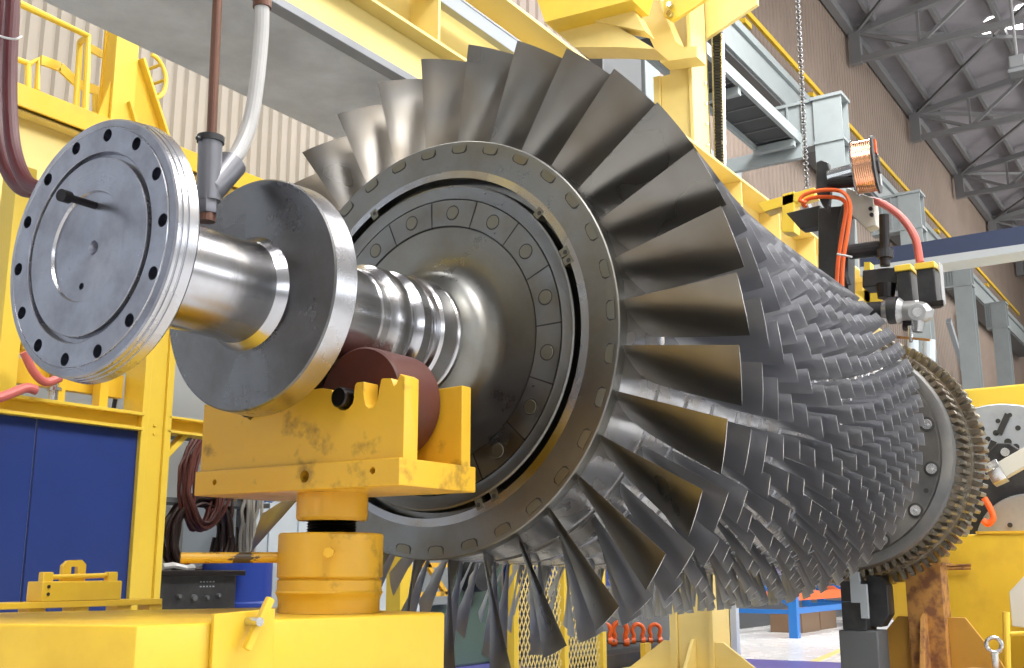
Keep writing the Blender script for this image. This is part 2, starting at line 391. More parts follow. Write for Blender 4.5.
for _, row, i, a in rest:
    me, vs, fs = BM[row]; o = len(V); rot = Matrix.Rotation(-math.radians(a), 3, 'X')
    TI += [0]*(len(fs)-NTIP[row])+[1]*NTIP[row]
    V += [tuple(rot @ Vector(v)) for v in vs]; Fc += [tuple(q+o for q in f) for f in fs]
me = bpy.data.meshes.new('rear_blades'); me.from_pydata(V, [], Fc); finish(me); me.materials.append(M['blade2']); me.materials.append(M['tip'])
for p, t in zip(me.polygons, TI): p.material_index = t
o = bpy.data.objects.new('rear_blades', me); C.objects.link(o); o.parent = rotor; o['kind'] = 'stuff'
# rear end: bolted plate and two toothed rims
XP = 7.42
MB().lathe([(XP+.2, .3), (XP, .35), (XP, .700), (XP+.014, .706), (XP+.05, .708), (XP+.06, .4)], 160, AX).build('rear_plate', M['plate'], rotor)
def teeth(x0, x1, r0, r1, n):
    b = MB(); ri = r0-.07
    pts = []
    for i in range(n):
        for f, r in ((0, r0), (.12, r1-.006), (.2, r1), (.5, r1), (.58, r1-.006), (.70, r0)):
            pts.append((2*PI*(i+f)/n, r))
    k = len(pts)
    for x, g in ((x0+.012, -.012), (x0, 0), (x1, 0), (x1-.012, -.012)): pass
    vs = []
    for x in (x0, x1):
        for a, r in pts: vs.append((x, -r*math.cos(a), H+r*math.sin(a)))
    for x in (x0, x1):
        for a, r in pts: vs.append((x, -ri*math.cos(a), H+ri*math.sin(a)))
    fs = []
    for i in range(k):
        q = (i+1) % k
        fs += [(i, q, k+q, k+i), (i, 2*k+i, 2*k+q, q), (k+i, k+q, 3*k+q, 3*k+i)]
    return b.add(vs, fs)
MB().lathe([(XP+.03, .6), (XP+.03, .712), (XP+.05, .77), (XP+.07, .786), (XP+.10, .79), (XP+.36, .79), (XP+.36, .6)], 160, AX).build('rim_body', M['plate'], rotor)
teeth(XP+.08, XP+.30, .782, .832, 92).build('toothed_rim', M['tooth'], rotor, smooth=25)
teeth(XP+.40, XP+.58, .835, .900, 92).build('toothed_rim', M['tooth'], rotor, smooth=25)
MB().lathe([(XP+.34, .70), (XP+.36, .83), (XP+.55, .84), (XP+.57, .70)], 160, AX).build('rim_groove', M['tooth'], rotor)
MB().lathe([(XP+.5, .75), (XP+.60, .74), (XP+.62, .3), (XP+1.5, .3), (XP+1.5, 0)], 96, AX).build('rear_shaft', M['plate'], rotor)
for i in range(14):
    a = -11.6-i*360/14
    bo = MB().lathe([(XP-.004, .05), (XP-.006, .047), (XP-.006, .036)], 28, cyl(0, .655, a)).build('bolt_recess', M['darkgap'], rotor)
    MB().lathe([(XP-.002, .036), (XP-.010, .034), (XP-.010, .012), (XP-.03, .011), (XP-.032, 0)], 24, cyl(0, .655, a)).build('rear_bolt', M['silver'], bo)
    if i % 2 == 0:
        MB().lathe([(XP-.003, .016), (XP-.003, 0)], 16, cyl(0, .655, a-12.9)).build('vent_hole', M['darkgap'], rotor)
# ------------------------------------------------------------------ front jack with roller cradle
jk = thing('roller_jack', (2.445, 0, .62), 'yellow screw jack carrying a roller cradle under the rotor journal', 'jack')
cp = (2.445, -.01)
cb = MB().box((2.27, -.41, .965), (2.625, .405, 1.04)).build('cradle_base', M['yellow_worn'], jk, bevel=.004)
cs = [MB().lathe([(2.2, 0), (2.2, r), (2.31, r), (2.31, 0)], 20, (0, y, z)).build('hole_cutter', M['darkgap']) for y, z, r in ((.315, 1.003, .009), (-.06, 1.004, .018), (-.315, 1.008, .010))]
cut(cb, cs)
yz = [(-.41, 1.035), (-.41, 1.262), (-.392, 1.272), (-.380, 1.245), (-.372, 1.240), (-.362, 1.262), (-.33, 1.265), (-.325, 1.262)]
yz += [(-.29+.033*math.cos(a), 1.215+.03*math.sin(a)) for a in [0-k*PI/8 for k in range(9)]][::1] and []
yz += [(-.318, 1.235), (-.312, 1.20), (-.298, 1.186), (-.283, 1.184), (-.270, 1.196), (-.262, 1.225), (-.262, 1.262), (-.235, 1.262), (-.228, 1.255), (-.224, 1.225)]
yz += [(-.19+.036*math.cos(a), 1.222+.036*math.sin(a)) for a in (PI*1.0+.0, PI*1.17, PI*1.33, PI*1.5, PI*1.67, PI*1.83)][::1]
yz += [(-.15, 1.235), (-.14, 1.25), (-.10, 1.258), (.14, 1.255), (.15, 1.235), (.17, 1.2), (.19, 1.186), (.21, 1.2), (.226, 1.235), (.236, 1.258), (.40, 1.25), (.40, 1.035)]
MB().prism([(2.285, y, z) for y, z in yz], (.062, 0, 0)).build('front_plate', M['yellow_worn'], jk, bevel=.002)
yz2 = [(-.41, 1.035), (-.41, 1.275), (-.30, 1.272), (-.27, 1.20), (-.15, 1.12), (.15, 1.12), (.27, 1.2), (.30, 1.27), (.40, 1.27), (.40, 1.035)]
MB().prism([(2.552, y, z) for y, z in yz2], (.045, 0, 0)).build('rear_plate', M['yellow_worn'], jk, bevel=.003)
for sg_ in (-1, 1):
    rl = MB().lathe([(2.352, 0), (2.352, .151), (2.358, .157), (2.535, .157), (2.545, .150), (2.545, 0)], 64, (0, .185*sg_, 1.225)).build('roller', M['roller'], jk)
    MB().lathe([(2.262, 0), (2.262, .026), (2.266, .03), (2.60, .03), (2.60, 0)], 24, (0, .187*sg_, 1.222)).build('axle', M['blackmetal'], rl)
MB().lathe([(.855, 0), (.885, 0), (.885, .101), (.895, .106), (.966, .106), (.966, 0)], 48, (*cp, 0), 'Z').build('swivel_collar', M['yellow_worn'], jk)
zz = [(.84, 0)]; z = .84
while z < .89: zz += [(z, .069), (z+.004, .075), (z+.008, .069)]; z += .008
MB().lathe(zz+[(.90, 0)], 40, (*cp, 0), 'Z').build('screw', M['blackmetal'], jk)
MB().lathe([(.72, 0), (.72, .152), (.724, .155), (.843, .155), (.848, .151), (.848, 0)], 64, (*cp, 0), 'Z').build('adjusting_nut', M['yellow_worn'], jk)
MB().lathe([(.621, 0), (.621, .149), (.655, .148), (.668, .152), (.678, .158), (.684, .153), (.712, .153), (.716, .148), (.72, .146), (.72, 0)], 64, (*cp, 0), 'Z').build('jack_base', M['yellow_worn'], jk)
MB().tube([(2.445-.112, -.108, .79), (2.445-.152, -.142, .79)], [.017, .016], 6).build('socket_peg', M['yellow_worn'], jk)
hd = MB().tube([(2.34, .08, .778), (2.31, .105, .778), (2.105, .25, .776)], .0155, 14).build('turning_bar', M['chipped'], jk)
tag(hd, 'chipped round bar stuck in the jack nut')
# ------------------------------------------------------------------ base beam with clamp plate
bb = thing('support_beam', (2.0, .2, FL), 'broad yellow steel beam along the bottom under the screw jack', 'beam')
top_ = [(1.66, -.15), (2.63, -.30), (2.72, .40), (1.95, .78), (1.25, .85)]
def lvl(poly, z): return [(x, y, z) for x, y in poly]
def grow(poly, k):
    c = (sum(p[0] for p in poly)/len(poly), sum(p[1] for p in poly)/len(poly))
    return [(x+(x-c[0])*k, y+(y-c[1])*k) for x, y in poly]
MB().prism(lvl(top_, .30), (0, 0, .32)).build('beam_body', M['yellow'], bb, bevel=.008)
MB().prism(lvl(grow(top_, -.03), FL), (0, 0, .31-FL)).build('beam_foot', M['yellow'], bb, bevel=.005)
n_ = Vector((-.152, -.975, 0)).normalized()
e_ = Vector((.975, -.152, 0)).normalized()
A_ = Vector((1.66, -.15, 0))
pl = [A_+e_*s+n_*.004+Vector((0, 0, z)) for s, z in ((.19, .485), (.19, .640), (.365, .648), (.365, .493))]
cpz = MB().prism(pl, n_*.014).build('clamp_plate', M['yellow'], bb, bevel=.002)
pc = A_+e_*.285+n_*.02+Vector((0, 0, .62))
tb = MB().tube([pc-n_*.01, pc+n_*.05], .011, 12).build('clamp_bolt', M['silver'], bb)
MB().bar(pc+n_*.03+e_*.042+Vector((0, 0, .055)), pc+n_*.03-e_*.022+Vector((0, 0, -.065)), .020, .018, n_).build('tee_bar', M['yellow'], tb, bevel=.003)
# ------------------------------------------------------------------ oil pipe and wye fitting above the shaft
op = thing('oil_pipe', (1.914, 0, 1.694), 'brown vertical pipe ending in a grey wye fitting with a milky tube', 'pipe')
MB().tube([(1.879, 0, 2.852), (1.903, 0, 2.345), (1.912, 0, 1.926)], .0140, 16).build('brown_pipe', M['copper'], op)
MB().tube([(1.909, 0, 1.919), (1.916, 0, 1.741)], .0335, 24).build('fitting_body', M['grayfit'], op)
MB().tube([(1.903, 0, 1.743), (1.922, 0, 1.775), (1.991, 0, 1.874)], [.022, .038, .043], 28).build('side_branch', M['grayfit'], op)
MB().tube([(1.91, 0, 1.928), (1.91, 0, 1.91)], .038, 24).build('clamp_ring', M['black'], op)
MB().tube([(1.862, 0, 1.908), (1.887, 0, 1.914)], .006, 8).build('clamp_screw', M['black'], op)
MB().tube([(1.91, 0, 1.748), (1.913, 0, 1.703)], .030, 6).build('hex_nut', M['grayfit'], op, bevel=.002)
MB().tube([(1.913, 0, 1.705), (1.913, 0, 1.68)], .024, 16).build('nozzle', M['copper'], op)
MB().tube(smoothpath([(1.971, 0, 1.855), (2.018, 0, 1.931), (2.053, 0, 2.036), (2.068, 0, 2.162), (2.075, 0, 2.294), (2.073, 0, 2.385), (2.062, 0, 2.62)]), .0225, 16).build('milky_tube', M['tube'], op)
MB().tube([(2.073, 0, 2.398), (2.071, 0, 2.45)], .028, 16).build('tube_cuff', M['copper'], op)
# ------------------------------------------------------------------ maroon hoses at the upper left
hg = 'maroon hoses at the upper left edge'
h1 = MB().tube(smoothpath([(1.8, 0.979, 2.822), (1.8, 0.939, 2.587), (1.8, 0.93, 2.37), (1.8, 0.898, 2.153), (1.8, 0.825, 1.985), (1.8, 0.736, 1.894), (1.8, 0.648, 1.86)]), .0215, 16).build('rubber_hose', M['hose'])
tag(h1, 'maroon rubber hose at the upper left edge, the outer one of two', 'hose', hg)
h2 = MB().tube(smoothpath([(1.72, 0.764, 2.706), (1.72, 0.739, 2.488), (1.72, 0.72, 2.279), (1.72, 0.691, 2.107), (1.72, 0.648, 1.969), (1.72, 0.574, 1.859), (1.72, 0.489, 1.811)]), .0225, 16).build('rubber_hose', M['hose'])
tag(h2, 'maroon rubber hose at the upper left edge, nearer the steel flange', 'hose', hg)
tt = MB().tube(smoothpath([(1.69, 0.814, 2.391), (1.68, 0.702, 2.334), (1.68, 0.635, 2.308), (1.7, 0.634, 2.326)]), .0035, 8).build('cable_tie', M['tie'])
tag(tt, 'white cable tie around the maroon hoses', 'cable tie')
ph = MB().tube(smoothpath([(2.525, 2.15, 1.426), (2.633, 2.15, 1.462), (2.709, 2.15, 1.498), (2.772, 2.15, 1.529), (2.822, 2.15, 1.526)]), .022, 14).build('rubber_hose', M['pinkhose'])
tag(ph, 'salmon pink hose lying on the yellow beam over blue panels', 'hose')
# ------------------------------------------------------------------ lifting clamp on its rail
rl_ = thing('rail_stand', (2.2, 1.25, FL), 'flat yellow rail with slots standing before the navy blue panels', 'rail')
sl = MB()
sl.box((1.4, 1.16, .613), (2.79, 1.26, .634)); sl.box((1.4, 1.17, .56), (2.79, 1.185, .585))
for x in (1.5, 1.95, 2.28, 2.45, 2.63, 2.77): sl.box((x-.03, 1.17, .585), (x+.03, 1.24, .613))
sl.build('slotted_rail', M['yellow'], rl_, bevel=.002)
for x in (1.55, 2.6): MB().box((x, 1.18, FL), (x+.06, 1.24, .57)).build('leg', M['yellow'], rl_, bevel=.003)
lc = thing('lifting_clamp', (2.4302, 1.2, .634), 'yellow lifting clamp with a handle eye on the slotted rail', 'clamp')
MB().box((2.283, 1.16, .634), (2.605, 1.25, .702)).build('clamp_body', M['yellow'], lc, bevel=.004)
MB().tube([(2.3014, 1.18, .716), (2.5912, 1.18, .722)], .009, 10).build('clamp_rod', M['yellow'], lc)
for x in (2.306, 2.5682):
    MB().box((x-.02, 1.165, .64), (x+.02, 1.195, .734)).build('rod_lug', M['yellow'], lc, bevel=.004)
ey = [(2.3842, .70), (2.3842, .755), (2.4026, .772), (2.4578, .776), (2.4762, .76), (2.4762, .70)]; ei = [(2.4164, .71), (2.4164, .752), (2.444, .752), (2.444, .71)]
b = MB(); b.prism([(x, 1.2, z) for x, z in (ey[0], ey[1], ey[2], (2.4164, .774), (2.4164, .70))], (0, .02, 0)); b.prism([(x, 1.2, z) for x, z in ((2.444, .70), (2.444, .775), ey[3], ey[4], ey[5])], (0, .02, 0))
b.box((2.4164, 1.2, .752), (2.444, 1.22, .775)); b.box((2.4164, 1.2, .70), (2.444, 1.22, .71))
b.build('handle_eye', M['yellow'], lc)
for z in (.66, .685): MB().lathe([(0, .006), (-.002, .006), (-.002, 0)], 12, (2.306, 1.159, z), 'Y').build('bolt_hole', M['darkgap'], lc)
# ------------------------------------------------------------------ yellow frame with navy panels
fr = thing('equipment_frame', (3.0, 2.4, FL), 'yellow steel frame holding navy blue sheet panels behind the flange', 'frame')
b = MB(); b.box((3.515, 2.30, FL), (3.555, 2.46, 2.25)); b.box((3.555, 2.315, FL), (3.66, 2.335, 2.25)); b.box((3.555, 2.43, FL), (3.66, 2.45, 2.25)); b.box((3.66, 2.30, FL), (3.70, 2.46, 2.25))
b.build('corner_post', M['yellow_bright'], fr, bevel=.003)
for k in range(4):
    MB().lathe([(0, .008), (-.006, .008), (-.006, 0)], 10, (3.56+(k % 2)*.045, 2.315, 1.42+(k//2)*.045), 'Y').build('bolt', M['yellow_bright'], fr)
b = MB(); b.box((2.3, 2.28, 1.425), (3.515, 2.40, 1.44)); b.box((2.3, 2.335, 1.44), (3.515, 2.345, 1.50)); b.box((2.3, 2.28, 1.50), (3.515, 2.40, 1.516))
b.build('top_beam', M['yellow_bright'], fr, bevel=.002)
b = MB(); b.box((3.68, 2.30, 1.435), (6.2, 2.42, 1.447)); b.box((3.68, 2.355, 1.447), (6.2, 2.365, 1.51)); b.box((3.68, 2.30, 1.51), (6.2, 2.42, 1.522))
b.build('side_beam', M['yellow_bright'], fr, bevel=.002)
MB().bar((3.67, 2.36, 1.27), (3.84, 2.36, 1.445), .05, .03).build('brace', M['yellow_bright'], fr, bevel=.003)
MB().box((5.6, 2.3, FL), (5.72, 2.42, 1.435)).build('rear_post', M['yellow_bright'], fr, bevel=.003)
for x0, x1 in ((2.3, 2.95), (2.956, 3.515)):
    b = MB(); b.box((x0, 2.325, .25), (x1, 2.335, 1.425)); b.box((x0, 2.318, .25), (x0+.012, 2.326, 1.425))
    b.build('blue_panel', M['blue'], fr, bevel=.001)
for x in (3.06, 3.30):
    b = MB(); b.box((x, 2.36, 1.516), (x+.05, 2.42, 2.3)); b.build('upright', M['yellow'], fr, bevel=.002)
MB().box((2.72, 2.30, 1.52), (2.82, 2.42, 2.6)).build('upright', M['yellow_bright'], fr, bevel=.004)
MB().box((2.83, 2.28, 1.73), (2.875, 2.40, 1.86)).build('stop_block', M['yellow_bright'], fr, bevel=.003)
MB().box((2.5, 2.45, 1.60), (3.5, 2.5, 1.72)).build('cross_plate', M['yellow'], fr, bevel=.003)
vl = thing('drain_valve', (3.03, 2.33, 1.516), 'small brass and steel valve on the yellow beam under the flange', 'valve')
MB().lathe([(0, .02), (.05, .02), (.05, .035), (.065, .035), (.065, .018), (.11, .018), (.11, 0)], 16, (3.03, 2.33, 1.516), 'Z').build('valve_body', M['silver'], vl)
MB().lathe([(.11, 0), (.11, .03), (.125, .03), (.125, 0)], 6, (3.03, 2.33, 1.516), 'Z').build('valve_cap', M['rust'], vl)
tag(MB().tube(smoothpath([(2.777, 2.2, 1.698), (2.835, 2.2, 1.615), (2.899, 2.2, 1.578), (2.968, 2.2, 1.607)]), .02, 12).build('rubber_hose', M['pinkhose']), 'red hose end showing under the left rim of the flange', 'hose')
tag(MB().tube(smoothpath([(3.568, 2.6, 1.721), (3.569, 2.6, 1.641), (3.559, 2.6, 1.549)]), .012, 10).build('black_cable', M['black']), 'thin black cable hanging under the steel flange', 'cable')
# ------------------------------------------------------------------ pale board, coils, control box, barrel
struct(MB().box((2.2, 3.9, FL), (7.6, 3.98, 2.3)).build('trim_1', M['blockwall']))
cr = thing('cable_rack', (4.5, 3.05, FL), 'steel rack behind the yellow post with coiled cables on it', 'rack')
for x in (4.05, 4.95): MB().box((x, 3.1, FL), (x+.05, 3.15, 1.7)).build('rack_post', M['graydark'], cr)
MB().box((4.0, 2.9, 1.52), (5.0, 3.15, 1.55)).build('rack_arm', M['graydark'], cr)
MB().box((4.0, 2.9, 1.12), (5.0, 3.15, 1.15)).build('rack_arm', M['graydark'], cr)
def coil(c, rx, rz, n, r, seed, y0=.0, spread=.12):
    g = random.Random(seed); pts = []
    for k in range(n*20+1):
        a = k/20*2*PI; j_ = k/(n*20)
        pts.append((c[0]+math.cos(a)*(rx+g.uniform(-.012, .012)+.03*math.sin(j_*17)), c[1]+y0+spread*(j_-.5)+g.uniform(-.006, .006), c[2]+math.sin(a)*(rz+g.uniform(-.012, .012)+.03*math.cos(j_*13))))
    return smoothpath(pts, 2)
cg = 'cable coils on the rack'
for c, rx, rz, n, r, mm, lab in (((4.42, 2.86, 1.25), .13, .26, 9, .011, 'redcable', 'coil of dark red cable hanging on the rack under the yellow beam'),
                                ((4.45, 2.92, .93), .20, .22, 12, .012, 'cablebrown', 'thick coil of dark brown cable below the red coil'),
                                ((4.78, 2.95, 1.0), .09, .26, 7, .010, 'cablebrown', 'narrow dark cable coil beside the white cables'),
                                ((4.80, 2.84, 1.02), .025, .24, 3, .011, 'whitecable', 'white cable loop hanging beside the dark coils'),
                                ((4.93, 2.86, 1.23), .09, .05, 4, .008, 'bluebright', 'small loop of blue and grey wire on the rack')):
    o = MB().tube(coil(c, rx, rz, n, r, int(rx*1000)), r, 6).build('cable_coil', M[mm]); tag(o, lab, 'cable coil', cg)
cbx = thing('control_box', (4.05, 2.5, .0), 'black control box with knobs standing beside the yellow post', 'control box')
MB().box((3.80, 2.44, .46), (4.33, 2.8, .715)).build('box_body', M['black'], cbx, bevel=.008)
MB().box((3.76, 2.40, .705), (4.36, 2.8, .735)).build('box_lid', M['blackmetal'], cbx, bevel=.006)
MB().box((3.80, 2.46, FL), (4.30, 2.8, .46)).build('box_base', M['graydark'], cbx)
for x, z, r in ((3.93, .60, .013), (4.03, .59, .02), (4.12, .59, .012), (4.20, .60, .012)):
    MB().lathe([(0, r), (-.018, r*.8), (-.018, 0)], 14, (x, 2.44, z), 'Y').build('knob', M['graydark'], cbx)
for k in range(10): MB().box((4.07+.022*(k % 5), 2.436, .645+.025*(k//5)), (4.08+.022*(k % 5), 2.44, .652+.025*(k//5))).build('indicator', M['palm'], cbx)
o = MB().tube([(3.9, 2.55, .752), (4.0, 2.58, .76), (4.06, 2.55, .745), (4.15, 2.6, .75)], .018, 8).build('plastic_bag', M['tube']); tag(o, 'crumpled clear plastic on the black control box', 'plastic bag')
br = MB().lathe([(FL, 0), (FL, .19), (FL+.02, .2), (.26, .2), (.27, .208), (.29, .208), (.3, .2), (.52, .2), (.53, .208), (.55, .208), (.56, .2), (.79, .2), (.80, .19), (.80, 0)], 40, (4.50, 2.62, 0), 'Z').build('plastic_barrel', M['barrelblue'])
tag(br, 'blue plastic barrel behind the chipped turning bar', 'barrel')
b = MB(); b.box((4.9, 3.2, FL), (6.95, 3.6, 1.42))
for k in range(7): b.box((5.0+k*.28, 3.185, .05), (5.02+k*.28, 3.2, 1.38))
cabn = b.build('steel_cabinet', M['lightgray'], bevel=.006); tag(cabn, 'pale blue grey cabinet seen behind the lower blades and jack', 'cabinet')
# ------------------------------------------------------------------ walkway girder, handrail and pillar at the upper left
wg = thing('walkway_girder', (4.0, 4.3, 2.9), 'deep yellow crane girder with a handrail at the upper left', 'girder')
b = MB(); b.box((3.0, 3.98, 3.78), (7.6, 4.7, 3.81)); b.box((3.0, 4.1, 2.98), (7.6, 4.13, 3.78)); b.box((3.0, 4.0, 3.64), (7.6, 4.12, 3.655)); b.box((3.0, 3.95, 2.94), (7.6, 4.4, 2.98))
b.box((3.0, 3.98, 3.70), (7.6, 4.0, 3.81)); b.build('girder_body', M['yellow_pale'], wg, bevel=.004)
MB().box((3.05, 4.1, FL), (3.35, 4.4, 2.95)).build('girder_leg', M['yellow_pale'], wg)
MB().box((3.0, 3.965, 3.66), (7.6, 3.985, 3.81)).build('edge_plate', M['yellow'], wg, bevel=.003)
hr = thing('handrail', (4.0, 4.0, 3.81), 'yellow tube handrail ending in front of the ribbed wall', 'handrail')
b = MB()
b.tube([(3.355, 4, 4.36), (3.665, 4, 4.365), (4.143, 4, 4.357), (4.158, 4, 4.109), (4.171, 4, 3.803)], .024, 10)
b.build('outer_rail', M['yellow_bright'], hr)
MB().tube([(3.479, 4.15, 4.042), (3.83, 4.15, 4.06), (3.883, 4.15, 4.118), (3.898, 4.15, 3.898)], .02, 10).build('mid_rail', M['yellow_bright'], hr)
MB().tube([(3.816, 4.15, 4.054), (3.833, 4.15, 3.887)], .02, 10).build('rail_post', M['yellow_bright'], hr)
MB().tube([(4.216, 4.2, 4.4), (4.232, 4.2, 3.904)], .022, 10).build('rail_post', M['yellow_bright'], hr)
MB().tube([(4.216, 4.2, 4.4), (4.136, 4, 4.347)], .022, 10).build('rail_link', M['yellow_bright'], hr)
b = MB(); pp = [(4.057, 4.4, 4.251), (4.207, 4.4, 4.259), (4.361, 4.4, 4.188), (4.58, 4.4, 4.201)]
for a_, c_ in zip(pp[:-1], pp[1:]): b.bar(a_, c_, .02, .07)
b.build('kick_strip', M['yellow_bright'], hr)
b = MB(); pp = [(4.432, 4.4, 4.502), (4.544, 4.4, 4.493), (4.673, 4.4, 4.522)]
for a_, c_ in zip(pp[:-1], pp[1:]): b.bar(a_, c_, .02, .06)
b.build('upper_strip', M['yellow_bright'], hr)
MB().tube([(4.515, 4.4, 4.16), (4.529, 4.4, 4.008)], .028, 8).build('rail_post', M['yellow_bright'], hr)
b = MB(); cc = (5.193, 4.7, 4.661)
b.tube([Vector(cc)+Vector((math.sin(t)*.16, 0, math.cos(t)*.19)) for t in [k*PI/12 for k in range(13)]], .018, 8)
for t in (.7, 1.4, 2.1): b.tube([Vector(cc)+Vector((math.sin(t)*.16, 0, math.cos(t)*.19)), Vector(cc)+Vector((math.sin(t)*.16, .3, math.cos(t)*.19))], .014, 8)
b.build('cage_hoop', M['yellow_bright'], hr)
pil = thing('gusseted_pillar', (4.5, 4.1, 3.81), 'yellow pillar with sloping gusset plates rising from the girder', 'pillar')
MB().box((4.375, 4.0, 3.81), (4.56, 4.02, 4.62)).build('front_flange', M['yellow_bright'], pil, bevel=.002)
b = MB(); b.box((4.46, 4.02, 3.81), (4.475, 4.25, 4.62)); b.box((4.45, 4.25, 3.81), (4.56, 4.27, 4.62)); b.build('pillar_web', M['yellow'], pil)
MB().prism([(4.375, 4.03, 4.12), (4.375, 4.03, 3.81), (4.29, 4.03, 3.81)], (0, .02, 0)).build('gusset', M['yellow'], pil)
MB().prism([(4.56, 4.01, 4.38), (4.60, 4.01, 4.34), (4.86, 4.01, 3.84), (4.84, 4.01, 3.81), (4.56, 4.01, 3.81)], (0, .03, 0)).build('gusset', M['yellow'], pil)
MB().bar((4.575, 4.0, 4.36), (4.85, 4.0, 3.83), .10, .02, (1, 0, .5)).build('gusset_flange', M['yellow_bright'], pil)
MB().bar((4.50, 3.99, 4.0), (4.585, 3.99, 3.82), .05, .015, (1, 0, .5)).build('gusset_flange', M['yellow_bright'], pil)
# ------------------------------------------------------------------ overhead girder with its galvanised plank
og = thing('overhead_girder', (5, 1.5, 3.4), 'long yellow plate girder with stiffeners crossing above the rotor', 'girder')
b = MB(); b.box((-2, 1.30, 3.43), (14, 1.34, 3.66)); b.build('lower_web', M['yellow_pale'], og)
b = MB(); b.box((-2, 1.20, 3.655), (14, 1.45, 3.675)); b.build('lower_flange', M['yellow_pale'], og, bevel=.003)
b = MB(); b.box((-2, 1.42, 3.67), (14, 1.44, 4.27)); b.build('girder_web', M['yellow_pale'], og)
b = MB(); b.box((-2, 1.20, 4.25), (14, 1.5, 4.275)); b.build('top_flange', M['yellow_pale'], og, bevel=.003)
for x in (2.7, 4.5, 6.28, 8.06, 9.1, 10.1, 11.2, 12.3, 13.4): MB().box((x, 1.21, 3.675), (x+.02, 1.42, 4.25)).build('stiffener', M['yellow_pale'], og, bevel=.002)
b = MB(); b.box((2.0, 1.23, 3.955), (7.2, 1.29, 4.06)); b.box((2, 1.225, 4.05), (7.2, 1.30, 4.065)); b.build('guide_rail', M['palm'], og, bevel=.004)
zp = thing('galvanised_plank', (3, 1.75, 3.4), 'wide dull galvanised plank slung under the yellow girder', 'plank')
b = MB(); b.box((1.0, 1.36, 3.4), (6.3, 2.21, 3.43)); b.build('plank_sheet', M['zinc'], zp, bevel=.002)
b = MB(); b.box((1.0, 1.275, 3.385), (6.3, 1.355, 3.43)); b.build('plank_edge', M['zinc_dimmed'], zp, bevel=.004)
for k, (x0, x1, z0, z1, m_) in enumerate(((13.3, 14.6, 5.8, 8.95, 'graydark'), (14.75, 15.3, 5.8, 8.95, 'grayframe'))):
    o = MB().box((x0, 4.9, z0), (x1, 5.15, z1)).build('wall_duct', M[m_], bevel=.02); tag(o, ('wide grey duct on the wall just below the yellow bracket', 'narrow grey duct on the wall against the gantry column')[k], 'duct')
# ------------------------------------------------------------------ gantry column with brackets and rack
gc = thing('gantry_column', (9.45, 1.9, FL), 'tall yellow gantry column with bolted brackets behind the rotor', 'column')
b = MB(); b.box((9.30, 1.77, FL), (9.325, 2.08, 5.6)); b.build('front_flange', M['yellow_pale'], gc, bevel=.003)
b = MB(); b.box((9.325, 1.90, FL), (9.65, 1.93, 5.6)); b.box((9.65, 1.73, FL), (9.675, 2.14, 8)); b.build('column_web', M['yellow_pale'], gc)
b = MB(); b.box((9.27, 1.73, FL), (9.67, 1.765, 8)); b.build('side_plate', M['yellow_pale'], gc)
b = MB(); b.box((9.27, 2.085, FL), (9.33, 2.15, 5.6)); b.build('edge_strip', M['yellow_pale'], gc)
b = MB(); b.prism([(9.8, 1.728, 6.196), (9.8, 1.706, 6.189), (9.8, 1.73, 4.836), (9.8, 1.752, 4.841)], (.06, 0, 0)); b.prism([(9.8, 1.629, 6.167), (9.8, 1.607, 6.161), (9.8, 1.648, 4.722), (9.8, 1.67, 4.727)], (.06, 0, 0)); b.build('rack_back', M['silver'], gc)
b = MB(); r0, r1 = Vector((9.8, 1.71, 6.225)), Vector((9.8, 1.739, 4.742)); r2 = Vector((9.8, 1.622, 6.199))-r0
for k in range(46):
    q = r0.lerp(r1, k/46); b.prism([q, q+r2, q+r2+Vector((0, 0, -.022)), q+Vector((0, 0, -.022))], (.04, 0, 0))
b.prism([r0+Vector((.045, 0, 0)), r1+Vector((.045, 0, 0)), r1+r2+Vector((.045, 0, 0)), r0+r2+Vector((.045, 0, 0))], (.03, 0, 0))
b.build('rack_teeth', M['black'], gc)
for k in range(8): MB().lathe([(0, .018), (-.02, .015), (-.02, 0)], 10, (9.57, 1.73, 4.0+k*.22), 'Y').build('bolt', M['silver'], gc)
for y_, s_ in ((2.15, 1), (1.73, -1)):
    MB().prism([(9.3, y_, FL), (9.3, y_, .10), (9.3, y_+.08*s_, .10), (9.3, y_+.50*s_, FL)], (.03, 0, 0)).build('foot_gusset', M['yellow_pale'], gc, bevel=.003)
MB().prism([(9.3, 1.91, FL), (9.3, 1.91, .12), (9.26, 1.91, .12), (9.0, 1.91, FL)], (0, .03, 0)).build('foot_gusset', M['yellow_pale'], gc, bevel=.003)
MB().box((8.95, 1.15, FL), (10.0, 2.75, FL+.022)).build('foot_plate', M['yellow_pale'], gc)
bk = thing('gantry_bracket', (8.5, 1.8, 5.2), 'bulky yellow welded bracket joining the column at the top', 'bracket')
b = MB(); b.prism([(9, 1.944, 5.599), (9, 1.554, 5.545), (9, 1.55, 5.658), (9, 1.685, 5.686), (9, 1.767, 5.762), (9, 1.965, 6.327), (9, 2.253, 6.417), (9, 1.984, 5.716)], (.22, 0, 0)); b.build('knee_plate', M['yellow_pale'], bk)
b = MB(); b.prism([(8.3, 2.926, 6.242), (8.3, 2.835, 5.978), (8.3, 1.881, 5.919), (8.3, 1.79, 6.197), (8.3, 3.007, 6.596)], (.35, 0, 0)); b.build('arm_beam', M['yellow_bright'], bk)
b = MB(); b.prism([(8.5, 2.487, 5.996), (8.5, 1.983, 5.981), (8.5, 1.854, 5.684)], (.2, 0, 0)); b.build('brace_plate', M['yellow_pale'], bk)
b = MB(); b.prism([(8.55, 2.989, 6.124), (8.55, 2.468, 6.11), (8.55, 1.78, 5.501), (8.55, 2.168, 5.631), (8.55, 2.655, 5.767)], (.3, 0, 0)); b.build('lower_plate', M['yellow_pale'], bk)
